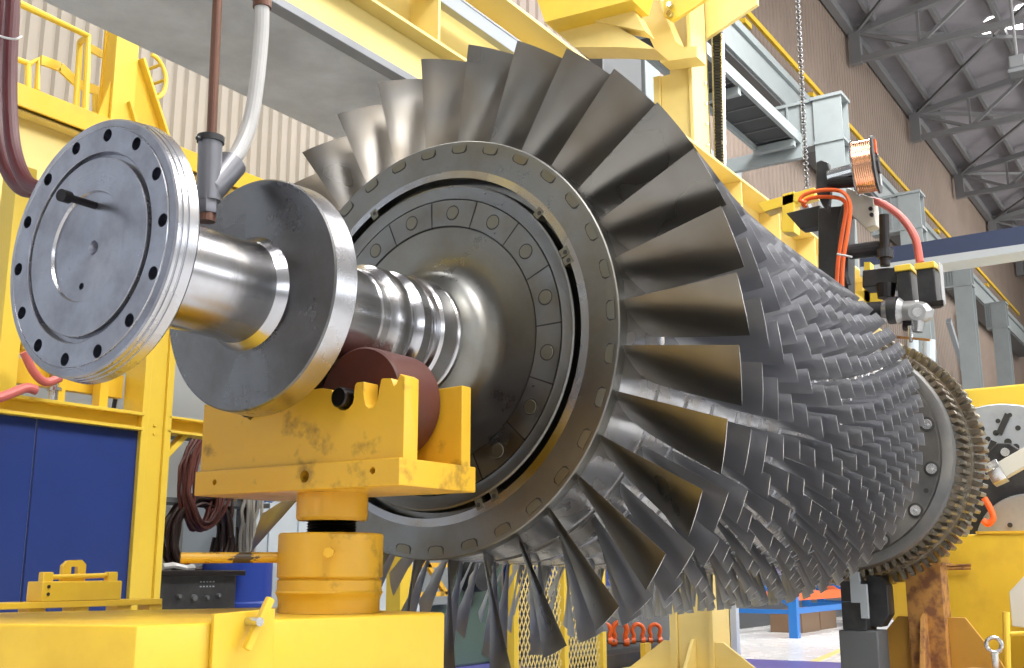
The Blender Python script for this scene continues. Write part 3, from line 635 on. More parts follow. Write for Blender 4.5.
fb = thing('flange_bracket', (9.3, 1.3, 5.5), 'yellow bracket wings bolted to the right of the column', 'bracket')
b = MB(); b.prism([(8.95, 1.846, 6.212), (8.95, 1.842, 6.017), (8.95, 1.759, 5.939), (8.95, 1.387, 6.07), (8.95, 1.37, 6.488), (8.95, 1.832, 6.642)], (-.04, 0, 0)); b.build('bolted_wing', M['yellow_bright'], fb)
for px_ in ((8.9, 1.761, 6.098), (8.9, 1.765, 6.003)): MB().tube([px_, Vector(px_)+Vector((-.05, 0, 0))], .03, 8).build('bolt', M['silver'], fb)
b = MB(); b.prism([(9.7, 1.767, 6.085), (9.7, 1.182, 6.312), (9.7, 1.158, 6.796), (9.7, 1.809, 7.013), (9.7, 1.836, 6.331)], (.05, 0, 0)); b.build('side_wing', M['yellow_pale'], fb)
# ------------------------------------------------------------------ welding manipulator hanging over the rear rows
wm = thing('welding_manipulator', (6, -0.585, 2.607), 'black welding manipulator head hanging over the rear blade rows', 'welding head')
b = MB(); b.prism([(6.1, -0.409, 2.831), (6.1, -0.586, 2.816), (6.1, -0.549, 2.25), (6.1, -0.46, 2.31), (6.1, -0.386, 2.442)], (.14, 0, 0)); b.build('slide_body', M['black'], wm, bevel=.006)
b = MB(); b.prism([(6.15, -0.197, 2.853), (6.15, -0.407, 2.864), (6.15, -0.399, 2.734), (6.15, -0.278, 2.737)], (.10, 0, 0)); b.build('arm_block', M['black'], wm, bevel=.005)
b = MB(); b.prism([(5.95, -0.46, 3.06), (5.95, -0.49, 3.066), (5.95, -0.53, 3.045), (5.95, -0.542, 2.963), (5.95, -0.53, 2.862), (5.95, -0.511, 2.745), (5.95, -0.479, 2.793), (5.95, -0.449, 2.878)], (.05, 0, 0)); b.build('spool_bracket', M['black'], wm, bevel=.006)
MB().tube([(5.95, -0.53, 2.947), (5.95, -0.697, 2.961)], .045, 16).build('spool_shaft', M['silver'], wm)
MB().tube([(5.92, -0.536, 2.9), (5.92, -0.689, 2.881)], .030, 12).build('shaft_bar', M['blackmetal'], wm)
MB().box((5.98, -.60, 2.93), (6.02, -.555, 2.985)).build('tag_plate', M['tie'], wm)
sp0, sp1 = Vector((5.98, -0.683, 2.967)), Vector((5.98, -0.802, 2.972))
ax = Vector((.12, -.99, .03)).normalized(); c0 = Vector((6, -0.73, 2.991))
def disk_tube(c, ax, l0, l1, r): return MB().tube([c+ax*l0, c+ax*l1], r, 40)
so = thing('wire_spool', c0, 'spool of copper welding wire high over the rotor', 'wire spool')
prof = [(-.055, 0), (-.055, .140), (-.03, .142), (.0, .140), (.03, .142), (.05, .140), (.05, 0)]
mat3 = Matrix(((ax.x, 0, 0), (ax.y, 0, 0), (ax.z, 0, 0)))
u_ = ax.orthogonal().normalized(); w_ = ax.cross(u_)
def lathe_ax(prof, c, n=48):
    vs = [c+ax*x+(u_*math.cos(2*PI*i/n)+w_*math.sin(2*PI*i/n))*r for x, r in prof for i in range(n)]
    fs = [(j*n+i, j*n+(i+1) % n, (j+1)*n+(i+1) % n, (j+1)*n+i) for j in range(len(prof)-1) for i in range(n)]
    return MB().add(vs, fs)
lathe_ax([(-.055, .02)]+[(-.055+.0055*k, .150+(.0015 if k % 2 else 0)) for k in range(20)]+[(.05, .02)], c0).build('wire_winding', M['copperwire'], so)
lathe_ax([(.05, .05), (.05, .166), (.062, .166), (.062, .05), (.05, .05)], c0).build('spool_flange', M['black'], so)
lathe_ax([(-.064, .05), (-.064, .163), (-.056, .163), (-.056, .05), (-.064, .05)], c0).build('spool_flange', M['silver'], so)
lathe_ax([(.04, .0), (.04, .06), (.075, .055), (.075, 0)], c0).build('hub', M['blackmetal'], so)
q0 = c0+ax*.066+Vector((0, 0, .085))
o = MB().bar(q0+Vector((-.03, 0, -.03)), q0+Vector((-.03, 0, .05)), .05, .012, ax).build('orange_sticker', M['orange'], so)
o = MB().bar(c0+ax*.07+Vector((.02, 0, -.05)), c0+ax*.07+Vector((.03, 0, -.12)), .04, .004, ax).build('paper_tag', M['tie'], so)
jb = thing('junction_box', (6, -0.681, 2.769), 'beige junction box below the copper wire spool', 'box')
MB().prism([(6.12, -0.576, 2.934), (6.12, -0.726, 2.837), (6.12, -0.731, 2.673), (6.12, -0.674, 2.665), (6.12, -0.566, 2.788)], (.10, 0, 0)).build('box_body', M['beigebox'], jb, bevel=.006)
for p_ in ((6.115, -0.711, 2.772), (6.115, -0.714, 2.735)): MB().tube([p_, Vector(p_)+Vector((-.012, 0, 0))], .012, 12).build('gland', M['black'], jb)
tag(MB().tube(smoothpath([(5.9, -0.403, 2.805), (5.9, -0.369, 2.83), (5.9, -0.406, 2.859), (5.9, -0.511, 2.863), (5.9, -0.613, 2.831), (5.9, -0.652, 2.746), (5.9, -0.632, 2.602), (5.9, -0.592, 2.422), (5.9, -0.575, 2.251)]), .0115, 10).build('orange_cable', M['orangecable']), 'bright orange cable looping down in front of the black slide', 'cable')
tag(MB().tube(smoothpath([(5.94, -0.389, 2.795), (5.94, -0.373, 2.823), (5.94, -0.427, 2.843), (5.94, -0.531, 2.829), (5.94, -0.604, 2.796), (5.94, -0.617, 2.734), (5.94, -0.585, 2.592), (5.94, -0.553, 2.438), (5.94, -0.534, 2.277)]), .0115, 10).build('orange_cable', M['orangecable']), 'orange cable just behind the front one on the slide', 'cable')
tag(MB().tube([(5.87, -0.57, 2.465), (5.87, -0.652, 2.434)], .006, 8).build('cable_tie', M['tie']), 'white tie binding the orange cables', 'cable tie')
tag(MB().tube(smoothpath([(6.15, -0.7, 2.839), (6.15, -0.782, 2.793), (6.15, -0.871, 2.698), (6.15, -0.933, 2.569), (6.15, -0.949, 2.425)]), .022, 12).build('rubber_hose', M['pinkhose']), 'dull red hose arching down to the two yellow capped motors', 'hose')
tag(MB().tube(smoothpath([(6.1, -0.568, 2.819), (6.1, -0.53, 2.673), (6.1, -0.529, 2.48), (6.1, -0.555, 2.338)]), .018, 10).build('black_cable', M['black']), 'black cable beside the orange cables', 'cable')
th = thing('torch_head', (6, -0.86, 2.187), 'welding torch head with two black motors and silver elbow', 'torch head')
b = MB(); b.prism([(6.05, -0.653, 2.401), (6.05, -0.863, 2.392), (6.05, -0.855, 2.289), (6.05, -0.646, 2.297)], (.16, 0, 0)); b.build('cross_block', M['black'], th, bevel=.01)
MB().tube([(6.1, -0.579, 2.532), (6.1, -0.76, 2.526)], .045, 16).build('motor_barrel', M['black'], th)
MB().tube([(6.05, -0.797, 2.702), (6.05, -0.782, 2.405)], .028, 16).build('vertical_spindle', M['blackmetal'], th)
MB().tube([(6.05, -0.788, 2.497), (6.05, -0.785, 2.451)], .045, 16).build('spindle_collar', M['black'], th)
MB().tube([(6.05, -0.78, 2.3), (6.05, -0.774, 2.22)], [.055, .045], 16).build('lower_collar', M['blackmetal'], th)
MB().tube([(6, -0.683, 2.142), (6, -0.77, 2.136)], .055, 20).build('knuckle_sleeve', M['black'], th)
for a_, c_ in ((890, 893), (898, 900)): MB().tube([(6, -0.77, 2.136), (6, -0.846, 2.132)], .062, 20)
MB().tube([(6, -0.77, 2.136), (6, -0.797, 2.133)], .068, 20).build('knuckle_band', M['silver'], th)
MB().tube([(6, -0.797, 2.133), (6, -0.851, 2.132)], .075, 20).build('knuckle_band', M['black'], th)
MB().tube([(6, -0.85, 2.126), (6, -0.877, 2.122), (6, -0.935, 2.115), (6, -0.97, 2.099), (6, -0.989, 2.08), (6, -0.998, 2.057)], [.075, .055, .058, .062, .055, .03], 20).build('silver_elbow', M['cast'], th)
MB().tube([(5.92, -0.962, 2.09), (6.08, -0.927, 2.126)], .045, 20).build('elbow_joint', M['cast'], th)
MB().tube([(5.91, -0.965, 2.088), (5.92, -0.962, 2.09)], .025, 14).build('joint_pin', M['silver'], th)
MB().tube([(6.05, -0.866, 2.072), (6.05, -0.954, 2.049)], .05, 14).build('lower_knuckle', M['blackmetal'], th)
MB().tube([(6, -0.947, 2.074), (6, -0.936, 1.998)], [.04, .03], 12).build('nozzle', M['silver'], th)
MB().tube([(6, -0.902, 2.035), (6, -0.901, 1.946)], .012, 10).build('contact_tip', M['silver'], th)
for p0, p1 in (((6, -0.851, 2.348), (6, -0.927, 2.15)), ((6, -0.957, 2.343), (6, -1.051, 2.144))):
    (x0, y0, z0), (x1, y1, z1) = p0, p1
    mo = MB().box((x0, y0, z0), (x0+.14, y1, z1)).build('motor_case', M['black'], th, bevel=.006)
    MB().box((x0-.01, y0+.006, z0), (x0+.15, y1-.006, z0+.035)).build('yellow_cap', M['yellow_bright'], mo, bevel=.004)
MB().box((6.02, -1.07, 2.375), (6.10,)+(6.02, -1.078, 2.15)[1:]).build('cable_chain', M['cast'], th, bevel=.004)
b = MB(); b.bar((6, -0.963, 2.139), (6, -1.087, 2.139), .03, .03); b.build('clamp_bar', M['blackmetal'], th)
b = MB(); b.bar((6, -0.819, 1.984), (6, -1, 1.946), .015, .012); b.build('wire_guide', M['rust'], th)
yb = thing('carriage_bracket', (6.6, 0, 3.0), 'short yellow bracket carrying the black arm on the girder', 'bracket')
b = MB(); b.prism([(6.9, 0.25, 3.218), (6.9, -0.146, 3.255), (6.9, -0.142, 3.192), (6.9, 0.211, 3.145)], (.12, 0, 0)); b.build('bracket_arm', M['yellow_bright'], yb, bevel=.004)
b = MB(); b.prism([(6.9, 0.077, 3.249), (6.9, -0.008, 3.254), (6.9, 0.009, 2.966), (6.9, 0.092, 2.98)], (.12, 0, 0)); b.build('bracket_leg', M['yellow_bright'], yb, bevel=.004)
yc = thing('carriage_stub', (6.8, -.8, 2.4), 'yellow stub arm behind the black torch block', 'bracket')
b = MB(); b.prism([(6.5, -0.548, 2.572), (6.5, -0.583, 2.567), (6.5, -0.566, 2.318), (6.5, -0.531, 2.323)], (.08, 0, 0)); b.prism([(6.5, -0.481, 2.393), (6.5, -0.643, 2.395), (6.5, -0.635, 2.284), (6.5, -0.577, 2.292)], (.3, 0, 0)); b.build('stub_plate', M['yellow_bright'], yc)
# chain hanging in front of the grey platform
ch = MB()
pc0, pc1 = Vector((9.6, 0.733, 6.494)), Vector((9.6, 0.755, 4.239)); nl = 78
for k in range(nl):
    t0 = pc0.lerp(pc1, k/nl); t1 = pc0.lerp(pc1, (k+1.25)/nl); d_ = (t1-t0); mid = (t0+t1)/2; hh = d_.length/2; wv = Vector((.4, -.9, 0)) if k % 2 else Vector((.9, .4, 0))
    ring = [mid+d_.normalized()*math.cos(2*PI*i/10)*hh+wv*math.sin(2*PI*i/10)*.02 for i in range(11)]
    ch.tube(ring, .0075, 6, cap=False)
tag(ch.build('hoist_chain', M['chain']), 'steel hoist chain hanging before the brown ribbed wall', 'chain')
# ------------------------------------------------------------------ hall columns, crane runway and walkways on the far side
def hall_column(x, y0, y1, ztop, arm, lab):
    t = thing('hall_column', (x, (y0+y1)/2, FL), lab, 'column', 'grey hall columns along the brown wall')
    b = MB(); b.box((x, y0, FL), (x+.04, y1, ztop)); b.build('front_flange', M['grayframe'], t)
    b = MB(); b.box((x+.04, (y0+y1)/2-.02, FL), (x+.4, (y0+y1)/2+.02, ztop)); b.build('column_web', M['grayframe'], t)
    b = MB(); b.box((x+.4, y0, FL), (x+.44, y1, ztop)); b.build('rear_flange', M['grayframe'], t)
    b = MB(); b.box((x-.04, y0-.03, ztop-.06), (x+.48, y1+.03, ztop)); b.box((x-.03, y0-.02, ztop-.92), (x+.46, y1+.02, ztop-.86)); b.build('cap_plate', M['grayframe'], t)
    b = MB(); b.box((x+.05, y1, ztop-.85), (x+.09, arm, ztop-.05)); b.box((x, y1, ztop-.06), (x+.3, arm, ztop)); b.box((x, y1, ztop-.92), (x+.3, arm, ztop-.86)); b.build('arm_web', M['grayframe'], t)
    for k in range(3): 
        y = y1+(arm-y1)*(k+.7)/3; MB().box((x, y, ztop-.86), (x+.05, y+.03, ztop-.06)).build('arm_rib', M['grayframe'], t)
    return t
hall_column(18.6, 2.88, 3.40, 9.22, 4.24, 'grey hall column, nearest one, behind the hoist chain')
hall_column(25.3, 3.08, 3.58, 9.38, 4.24, 'grey hall column directly right of the copper wire spool')
hall_column(33.2, 3.50, 4.00, 9.80, 4.24, 'grey hall column above the two yellow capped motors, under the blue beam')
hall_column(39.5, 3.58, 4.06, 9.70, 4.24, 'grey hall column farthest to the right edge of the photo')
rw = thing('crane_runway', (20, 4.6, 10), 'long grey crane runway girder under the yellow rail', 'crane runway')
b = MB(); b.box((9.8, 4.35, 10.46), (52, 4.5, 10.62)); b.build('top_plate', M['grayframe'], rw)
b = MB(); b.box((9.8, 4.42, 9.95), (52, 4.48, 10.46)); b.build('runway_web', M['grayframe'], rw)
b = MB(); b.box((9.8, 4.48, 9.9), (52, 5.1, 9.95)); b.build('bottom_plate', M['graydark'], rw)
wk = thing('service_walkway', (14, 3.95, 8.3), 'grey service walkway with dark grating under the crane runway', 'walkway')
b = MB(); b.box((9.8, 3.56, 8.27), (18.4, 3.63, 8.47)); b.build('walkway_edge', M['grayframe'], wk)
b = MB(); b.box((9.8, 4.30, 8.2), (18.4, 4.36, 8.34)); b.build('inner_edge', M['grayframe'], wk)
b = MB(); b.box((9.8, 3.63, 8.30), (18.4, 4.30, 8.33)); b.build('walkway_grating', M['grate'], wk)
for k in range(4): MB().box((10.2+k*2.6, 3.6, 8.14), (10.32+k*2.6, 4.36, 8.27)).build('cross_beam', M['grayframe'], wk)
for k in range(16): MB().box((9.95+k*.53, 3.64, 8.285), (9.98+k*.53, 4.29, 8.30)).build('grating_bar', M['graydark'], wk)
MB().box((18.3, 3.56, 8.0), (18.42, 5.1, 8.27)).build('bracket_beam', M['grayframe'], wk)
o = MB().box((9.8, 4.98, 10.1), (19, 5.15, 10.95)).build('dark_backing', M['graydark']); tag(o, 'long dark backing box on the wall between runway and walkway', 'backing box')  # plain dark box added to make the band behind the cabinets dark
for k, (x, w) in enumerate(((12.6, .7), (14.3, .5), (16.0, .9))):
    o = MB().box((x, 4.88, 10.15), (x+w, 4.98, 10.8)).build('wall_cabinet', M['palm']); tag(o, ('pale wall cabinet above the grated walkway, nearest the yellow column', 'narrow pale wall cabinet, middle one above the grated walkway', 'wide pale wall cabinet above the walkway, nearest the chain')[k], 'cabinet', 'wall cabinets above the walkway')
wpn = MB().box((15.9, 5.06, 5.6), (19.2, 5.14, 8.3)).build('wall_panel', M['palm']); tag(wpn, 'pale grey panel on the brown wall below the grated walkway', 'panel')
rr_ = thing('crane_rail', (20, 5, 11.9), 'yellow rail running along the brown ribbed wall', 'rail')
MB().box((9.8, 4.88, 11.78), (52, 4.95, 11.9)).build('rail_bar', M['yellow'], rr_)
b = MB(); b.box((9, 4.98, 11.1), (52, 5.1, 11.5)); b.build('conductor_bar', M['graydark'], rr_)
for k in range(10): MB().box((11+k*4.2, 4.9, 11.55), (11.35+k*4.2, 5.15, 11.66)).build('rail_bracket', M['yellow'], rr_)
for k, x in enumerate((24.0, 31.0, 37.5)):
    t = thing('column_brace', (x, 4.2, 5), ('diagonal grey brace between the nearest grey columns', 'diagonal grey brace behind the two yellow capped motors', 'diagonal grey brace at the far right between columns')[k], 'brace', 'grey braces between the hall columns')
    MB().bar((x-2.4, 4.6, 8.3), (x+3.0, 4.6, 4.2), .14, .2).build('brace_bar', M['palm'], t)
    MB().bar((x-2.4, 4.6, 5.9), (x+3.0, 4.6, 6.0), .14, .3).build('tie_bar', M['graydark'], t)
    MB().bar((x-2.0, 4.6, 4.4), (x+3.0, 4.6, 3.0), .12, .16).build('lower_brace', M['palm'], t)
    MB().box((x+.6, 4.45, 5.2), (x+.9, 4.5, 7.4)).build('cable_tray', M['beigebox'], t)
cbm = thing('crane_beam', (11, -1, 3.8), 'dark blue crane beam crossing at the right edge', 'crane beam')
b = MB(); b.prism([(11, 0.683, 3.947), (11, -0.932, 3.956), (11, -0.916, 3.775), (11, 0.694, 3.787)], (.4, 0, 0)); 
b.build('beam_side', M['bluebeam'], cbm)
b = MB(); b.prism([(11, 0.694, 3.787), (11, -0.916, 3.775), (11, -0.909, 3.706), (11, 0.7, 3.692)], (.35, 0, 0)); b.build('beam_soffit', M['palm'], cbm)
wp = thing('white_pipe', (9, -.3, FL), 'white upright pipe just left of the grey columns behind the gear rim', 'pipe')
MB().tube([(9.2, -0.311, 2.585), (9.2, -0.259, 1.925), (9.2, -.35, FL)], .05, 14).build('pipe_tube', M['lightgray'], wp)
MB().tube([(9.4, -0.138, 2.64), (9.4, -0.087, 1.96), (9.4, -.2, .0)], .045, 14).build('pipe_tube', M['lightgray'], wp)
# ------------------------------------------------------------------ lathe headstock, faceplate and rear stand
ls = thing('lathe_headstock', (10.5, -1.2, FL), 'large yellow lathe headstock and bed behind the rear end', 'lathe')
b = MB(); b.prism([(10.4, -0.157, 2.334), (10.4, -0.873, 2.342), (10.4, -1.417, 2.3), (10.4, -1.266, 0.81), (10.4, -0.035, 0.815)], (1.2, 0, 0)); b.build('headstock_case', M['yellow_bright'], ls, bevel=.02)
b = MB(); b.prism([(9, 0.043, 0.987), (9, -1.424, 1.015), (9, -1.304, -0.167), (9, 0.042, -0.252), (9, 0.09, 0.345), (9, 0.183, 0.675)], (1.3, 0, 0)); b.build('bed', M['yellow'], ls, bevel=.01)
MB().box((8.985, -.98, 1.0), (10.3, -.58, 1.02)).build('bed_lip', M['yellow_worn'], ls)
hook = thing('eye_hook', (10.38, -0.336, 2.251), 'small steel hook on the yellow headstock top', 'hook')
MB().tube([(10.37, -0.341, 2.286), (10.37, -0.335, 2.213), (10.37, -0.35, 2.194)], .02, 8).build('hook_bar', M['silver'], hook)
fcx, fcy, fcz = (9.9, -0.655, 1.326)
fp = thing('faceplate', (9.9, fcy, fcz), 'grey drilled lathe faceplate right of the toothed rims', 'faceplate')
face = MB().lathe([(9.98, 0), (9.9, 0), (9.9, .775), (9.91, .785), (10.02, .785), (10.02, 0)], 96, (0, fcy, fcz)).build('plate_disc', M['chuck'], fp)
def fpt(px_): return Vector(px_)
for p_, r in (((9.9, -0.524, 1.906), .03), ((9.9, -0.572, 1.817), .022), ((9.9, -0.639, 1.864), .025), ((9.9, -0.726, 1.782), .03), ((9.9, -0.658, 1.719), .02), ((9.9, -0.784, 1.736), .028), ((9.9, -0.664, 1.964), .02), ((9.9, -0.762, 2.008), .018), ((9.9, -0.428, 1.818), .022), ((9.9, -0.534, 1.658), .018), ((9.9, -0.814, 1.894), .022)):
    MB().tube([Vector(p_)+Vector((.005, 0, 0)), Vector(p_)-Vector((.004, 0, 0))], r, 16).build('plate_hole', M['darkgap'], fp)
for a_, c_ in (((9.89, -0.749, 2.016), (9.89, -0.664, 1.853)), ((9.89, -0.562, 1.681), (9.89, -0.619, 1.796))): MB().bar(a_, c_, .05, .012, (1, 0, 0)).build('plate_slot', M['darkgap'], fp)
drv = MB(); drv.prism([(9.7, -0.569, 1.54), (9.7, -0.597, 1.688), (9.7, -0.673, 1.758), (9.7, -0.772, 1.752), (9.7, -0.842, 1.69), (9.7, -0.863, 1.591), (9.7, -0.976, 1.52), (9.7, -0.938, 1.122), (9.7, -0.702, 0.967), (9.7, -0.381, 0.972), (9.7, -0.463, 1.297)], (.12, 0, 0)); drv.build('driver_plate', M['black'], fp, bevel=.01)
MB().tube([Vector((9.68, -0.731, 1.678)), Vector((9.72, -0.724, 1.682))], .035, 16).build('driver_pin', M['silver'], fp)
b = MB(); b.lathe([(9.62, 0), (9.6, .40), (9.7, .42), (9.7, 0)], 64, (0, (9.6, -0.861, 0.916)[1], (9.6, -0.861, 0.916)[2])); b.build('hub_disc', M['chuck'], fp)
MB().tube([Vector((9.59, -0.73, 1.083)), Vector((9.62, -0.725, 1.084))], .02, 12).build('hub_hole', M['darkgap'], fp)
dg_ = thing('drive_arm', (9.3, -0.746, 1.542), 'pale steel drive arm with a nut right of the toothed rims', 'drive arm')
MB().bar((9.3, -0.741, 1.487), (9.3, -1.193, 1.727), .12, .13).build('arm_bar', M['beigebox'], dg_, bevel=.008)
MB().tube([(9.25, -0.673, 1.455), (9.25, -0.772, 1.497)], .10, 6).build('arm_nut', M['silver'], dg_, bevel=.004)
tag(MB().tube(smoothpath([(9.2, -0.624, 1.282), (9.2, -0.661, 1.203), (9.2, -0.676, 1.126), (9.2, -0.635, 1.081), (9.2, -0.602, 1.112)]), .025, 10).build('orange_cable', M['orangecable']), 'short orange cable loop by the toothed rims', 'cable')
rs = thing('rear_stand', (7.95, -.42, FL), 'rusty ochre stand post with gusset plates under the rear rim', 'stand')
MB().box((7.86, -.55, FL), (8.06, -.31, .775)).build('post', M['rust'], rs, bevel=.006)
MB().box((7.84, -.56, .775), (8.1, -.30, .95)).build('head_block', M['ochre'], rs, bevel=.006)
MB().box((7.82, -.575, .765), (8.12, -.29, .78)).build('head_plate', M['rust'], rs)
MB().prism([(7.95, -.31, .42), (7.95, -.22, .42), (7.95, .0, .17), (7.95, .22, FL), (7.95, -.31, FL)], (.03, 0, 0)).build('gusset', M['ochre'], rs, bevel=.003)
MB().prism([(7.95, -.55, .42), (7.95, -.66, .42), (7.95, -.86, .14), (7.95, -1.05, FL), (7.95, -.55, FL)], (.03, 0, 0)).build('gusset', M['ochre'], rs, bevel=.003)
MB().prism([(7.86, -.44, .45), (7.78, -.44, .42), (7.55, -.44, FL), (7.86, -.44, FL)], (0, .03, 0)).build('gusset', M['rust'], rs, bevel=.003)
MB().box((7.5, -1.0, FL), (8.3, .2, FL+.03)).build('stand_foot', M['ochre'], rs)
wb = thing('wire_bar', (8.6, -0.557, 0.731), 'thin brown rod on the yellow bed beside the stand head', 'rod')
MB().tube([(8.95, -0.313, 0.738), (8.95, -0.531, 0.745)], .012, 8).build('rod_bar', M['rust'], wb)
MB().tube([(8.95, -0.315, 0.76), (8.95, -0.533, 0.768)], .010, 8).build('rod_bar', M['rust'], wb)
bs = thing('black_tower', (7.6, -.08, FL), 'black stacked block column standing under the rear blade rows', 'tower')
MB().box((7.5, -.20, .02), (7.75, .06, .34)).build('tower_base', M['graydark'], bs, bevel=.01)
MB().box((7.5, -.13, .34), (7.75, .03, .52)).build('tower_block', M['black'], bs, bevel=.006)
MB().box((7.5, -.12, .525), (7.75, .03, .66)).build('tower_block', M['black'], bs, bevel=.006)
MB().box((7.46, -.11, .52), (7.5, -.05, .72)).build('grey_strip', M['palm'], bs)
MB().box((7.46, -.155, .42), (7.5, -.11, .64)).build('grey_strip', M['palm'], bs)
MB().prism([(7.6, -.12, .36), (7.6, -.12, .70), (7.6, -.18, .70), (7.6, -.255, .63), (7.6, -.255, .44), (7.6, -.20, .36)], (.15, 0, 0)).build('side_block', M['black'], bs, bevel=.006)
eb = thing('eye_bolt', (7.3, -0.938, 0.202), 'shiny steel eye bolt standing at the lower right', 'eye bolt')
ce = Vector((7.3, -0.946, 0.29)); MB().tube([ce+Vector((.35*math.cos(2*PI*k/24)*.043, -.94*math.cos(2*PI*k/24)*.043, math.sin(2*PI*k/24)*.043)) for k in range(25)], .013, 10, cap=False).build('eye_ring', M['silver'], eb)
MB().tube([ce-Vector((0, 0, .045)), ce-Vector((0, 0, .15))], [.022, .018], 12).build('bolt_shank', M['silver'], eb)
lp = thing('pallet_block', (7.2, -1.0, FL), 'low brown block under the steel eye bolt', 'block')
MB().box((7.15, -1.35, FL), (7.48, -.75, ce.z-.15)).build('block_body', M['rust'], lp, bevel=.01)
ox = thing('tan_box', (8.6, -1.2, .3), 'tan box with a slanted top cut by the right edge', 'box')
MB().prism([(8.4, -0.875, 0.582), (8.4, -0.981, 0.691), (8.4, -1.211, 0.732), (8.4, -1.171, 0.321), (8.4, -0.873, 0.352)], (.35, 0, 0)).build('box_body', M['beigebox'], ox, bevel=.004)
MB().box((8.4, -1.5, FL), (8.75, -1.05, (8.4, -0.873, 0.352)[2])).build('box_pedestal', M['ochre'], ox)
yr = thing('guard_rail', (8.2, -.95, FL), 'slim yellow guard rail at the lower right corner', 'rail')
MB().tube([(8.2, -0.877, 0.453), (8.2, -0.839, -0.121)], .025, 10).build('rail_post', M['yellow_bright'], yr)
MB().tube([(8.2, -0.877, 0.308), (8.2, -1.137, 0.33)], .014, 8).build('rail_bar', M['yellow_bright'], yr)
# ------------------------------------------------------------------ things beyond the lower blades
ms = thing('mesh_guard', (7.2, 2.0, FL), 'yellow expanded mesh guard seen between the lower blades', 'guard')
for px_ in (514, 562, 602):
    pass
xs = [(6.467, 2, 0.394)[0], (7.141, 2, 0.368)[0], (7.721, 2, 0.346)[0]]
for x in xs: MB().box((x-.03, 1.97, FL), (x+.03, 2.03, .98)).build('guard_post', M['yellow_bright'], ms, bevel=.003)
MB().box((xs[0], 1.98, .95), (xs[2], 2.02, 1.0)).build('guard_rail', M['yellow_bright'], ms)
for a_, c_ in zip(xs[:-1], xs[1:]):
    b = MB(); w = c_-a_; st = .05; n = int((w+.95)/st)
    for sgn in (1, -1):
        for k in range(-int(1.15*.55/st)-1, int(w/st)+2):
            # wires climb at a slope; clipped to the panel
            x0 = a_+k*st; pts_ = []
            for z in (FL, .95):
                pts_.append((x0+(z*.55 if sgn > 0 else (.95-z)*.55), z))
            (xa, za), (xb, zb) = pts_
            def clip(xa, za, xb, zb):
                t0, t1 = 0., 1.; dx = xb-xa
                for lim, s_ in ((a_, 1), (c_, -1)):
                    fa, fb_ = (xa-lim)*s_, (xb-lim)*s_
                    if fa < 0 and fb_ < 0: return None
                    if fa < 0: t0 = max(t0, fa/(fa-fb_))
                    elif fb_ < 0: t1 = min(t1, fa/(fa-fb_))
                if t1-t0 < .02: return None
                return (xa+dx*t0, za+(zb-za)*t0), (xa+dx*t1, za+(zb-za)*t1)
            r = clip(xa, za, xb, zb)
            if r: b.bar((r[0][0], 2.0, r[0][1]), (r[1][0], 2.0, r[1][1]), .0055, .006, (0, 1, 0))
    b.build('mesh_panel', M['yellow_pale'], ms, flat=True)
sh0 = thing('shackle_rail', (10.2, 3.0, FL), 'dark steel stand with a low shelf of orange shackles', 'rack')
MB().box((9.2, 2.8, FL), (11.3, 3.12, -.06)).build('rack_shelf', M['black'], sh0)
MB().box((9.2, 3.12, FL), (11.3, 3.7, .55)).build('rack_box', M['graydark'], sh0, bevel=.01)
sg = 'orange shackles along the dark stand'
def shackle(p_, s, lab):
    p_ = Vector(p_); t = thing('bow_shackle', p_-Vector((0, 0, .12*s)), lab, 'shackle', sg)
    e = Vector((.62, -.785, 0))
    P = lambda u, z: p_+e*u*s+Vector((0, 0, z*s))
    rng_ = MB(); arc = [P(math.cos(a)*.07, .03+math.sin(a)*.075) for a in [(-.22+1.44*k/24)*PI for k in range(25)]]
    pts_ = [P(.062, -.085)]+arc+[P(-.062, -.085)]
    # round bar swept in the plane of the bow
    nv = e.cross(Vector((0, 0, 1))).normalized(); n_r = 10; V_ = []
    for k_, q_ in enumerate(pts_):
        t_ = (pts_[min(k_+1, len(pts_)-1)]-pts_[max(k_-1, 0)]).normalized(); u_2 = t_.cross(nv).normalized()
        V_ += [q_+(nv*math.cos(2*PI*m_/n_r)+u_2*math.sin(2*PI*m_/n_r))*.026*s for m_ in range(n_r)]
    rng_.add(V_, [(k_*n_r+m_, k_*n_r+(m_+1) % n_r, (k_+1)*n_r+(m_+1) % n_r, (k_+1)*n_r+m_) for k_ in range(len(pts_)-1) for m_ in range(n_r)])
    rng_.build('bow', M['orange'], t)
    for sg_ in (1, -1): MB().tube([P(.088*sg_, -.09), P(.036*sg_, -.09)], .042*s, 14).build('shackle_ear', M['orange'], t)
    MB().tube([P(.115, -.09), P(-.115, -.09)], .02*s, 10).build('shackle_pin', M['graydark'], t)
shackle((9.511, 2.95, 0.132), .8, 'orange bow shackle half hidden behind a mesh guard post')
shackle((9.817, 2.95, 0.117), .98, 'largest orange bow shackle, next to the mesh guard')
shackle((10.204, 2.95, 0.099), .82, 'orange bow shackle in the middle of the row')
shackle((10.591, 2.95, 0.081), .82, 'orange bow shackle nearest the yellow gantry column')
bx = MB().box((9.75, 3.9, FL), (12.2, 4.3, 1.0)).build('storage_cabinet', M['blue'], bevel=.01); tag(bx, 'dark blue cabinet behind the orange shackles', 'cabinet')
sp_ = thing('yellow_stake', (9.67, 2.6, -0.186), 'thin yellow stake left of the gantry column foot', 'post')
MB().box(((9.621, 2.6, 0.073)[0], 2.58, FL), ((9.748, 2.6, 0.067)[0], 2.63, (9.683, 2.6, 0.042)[2])).build('stake_bar', M['yellow_bright'], sp_)
gp = MB().box((10.6, 2.05, FL), (10.68, 2.35, 1.6)).build('grey_post', M['lightgray']); tag(gp, 'pale grey post directly right of the gantry column foot', 'post')
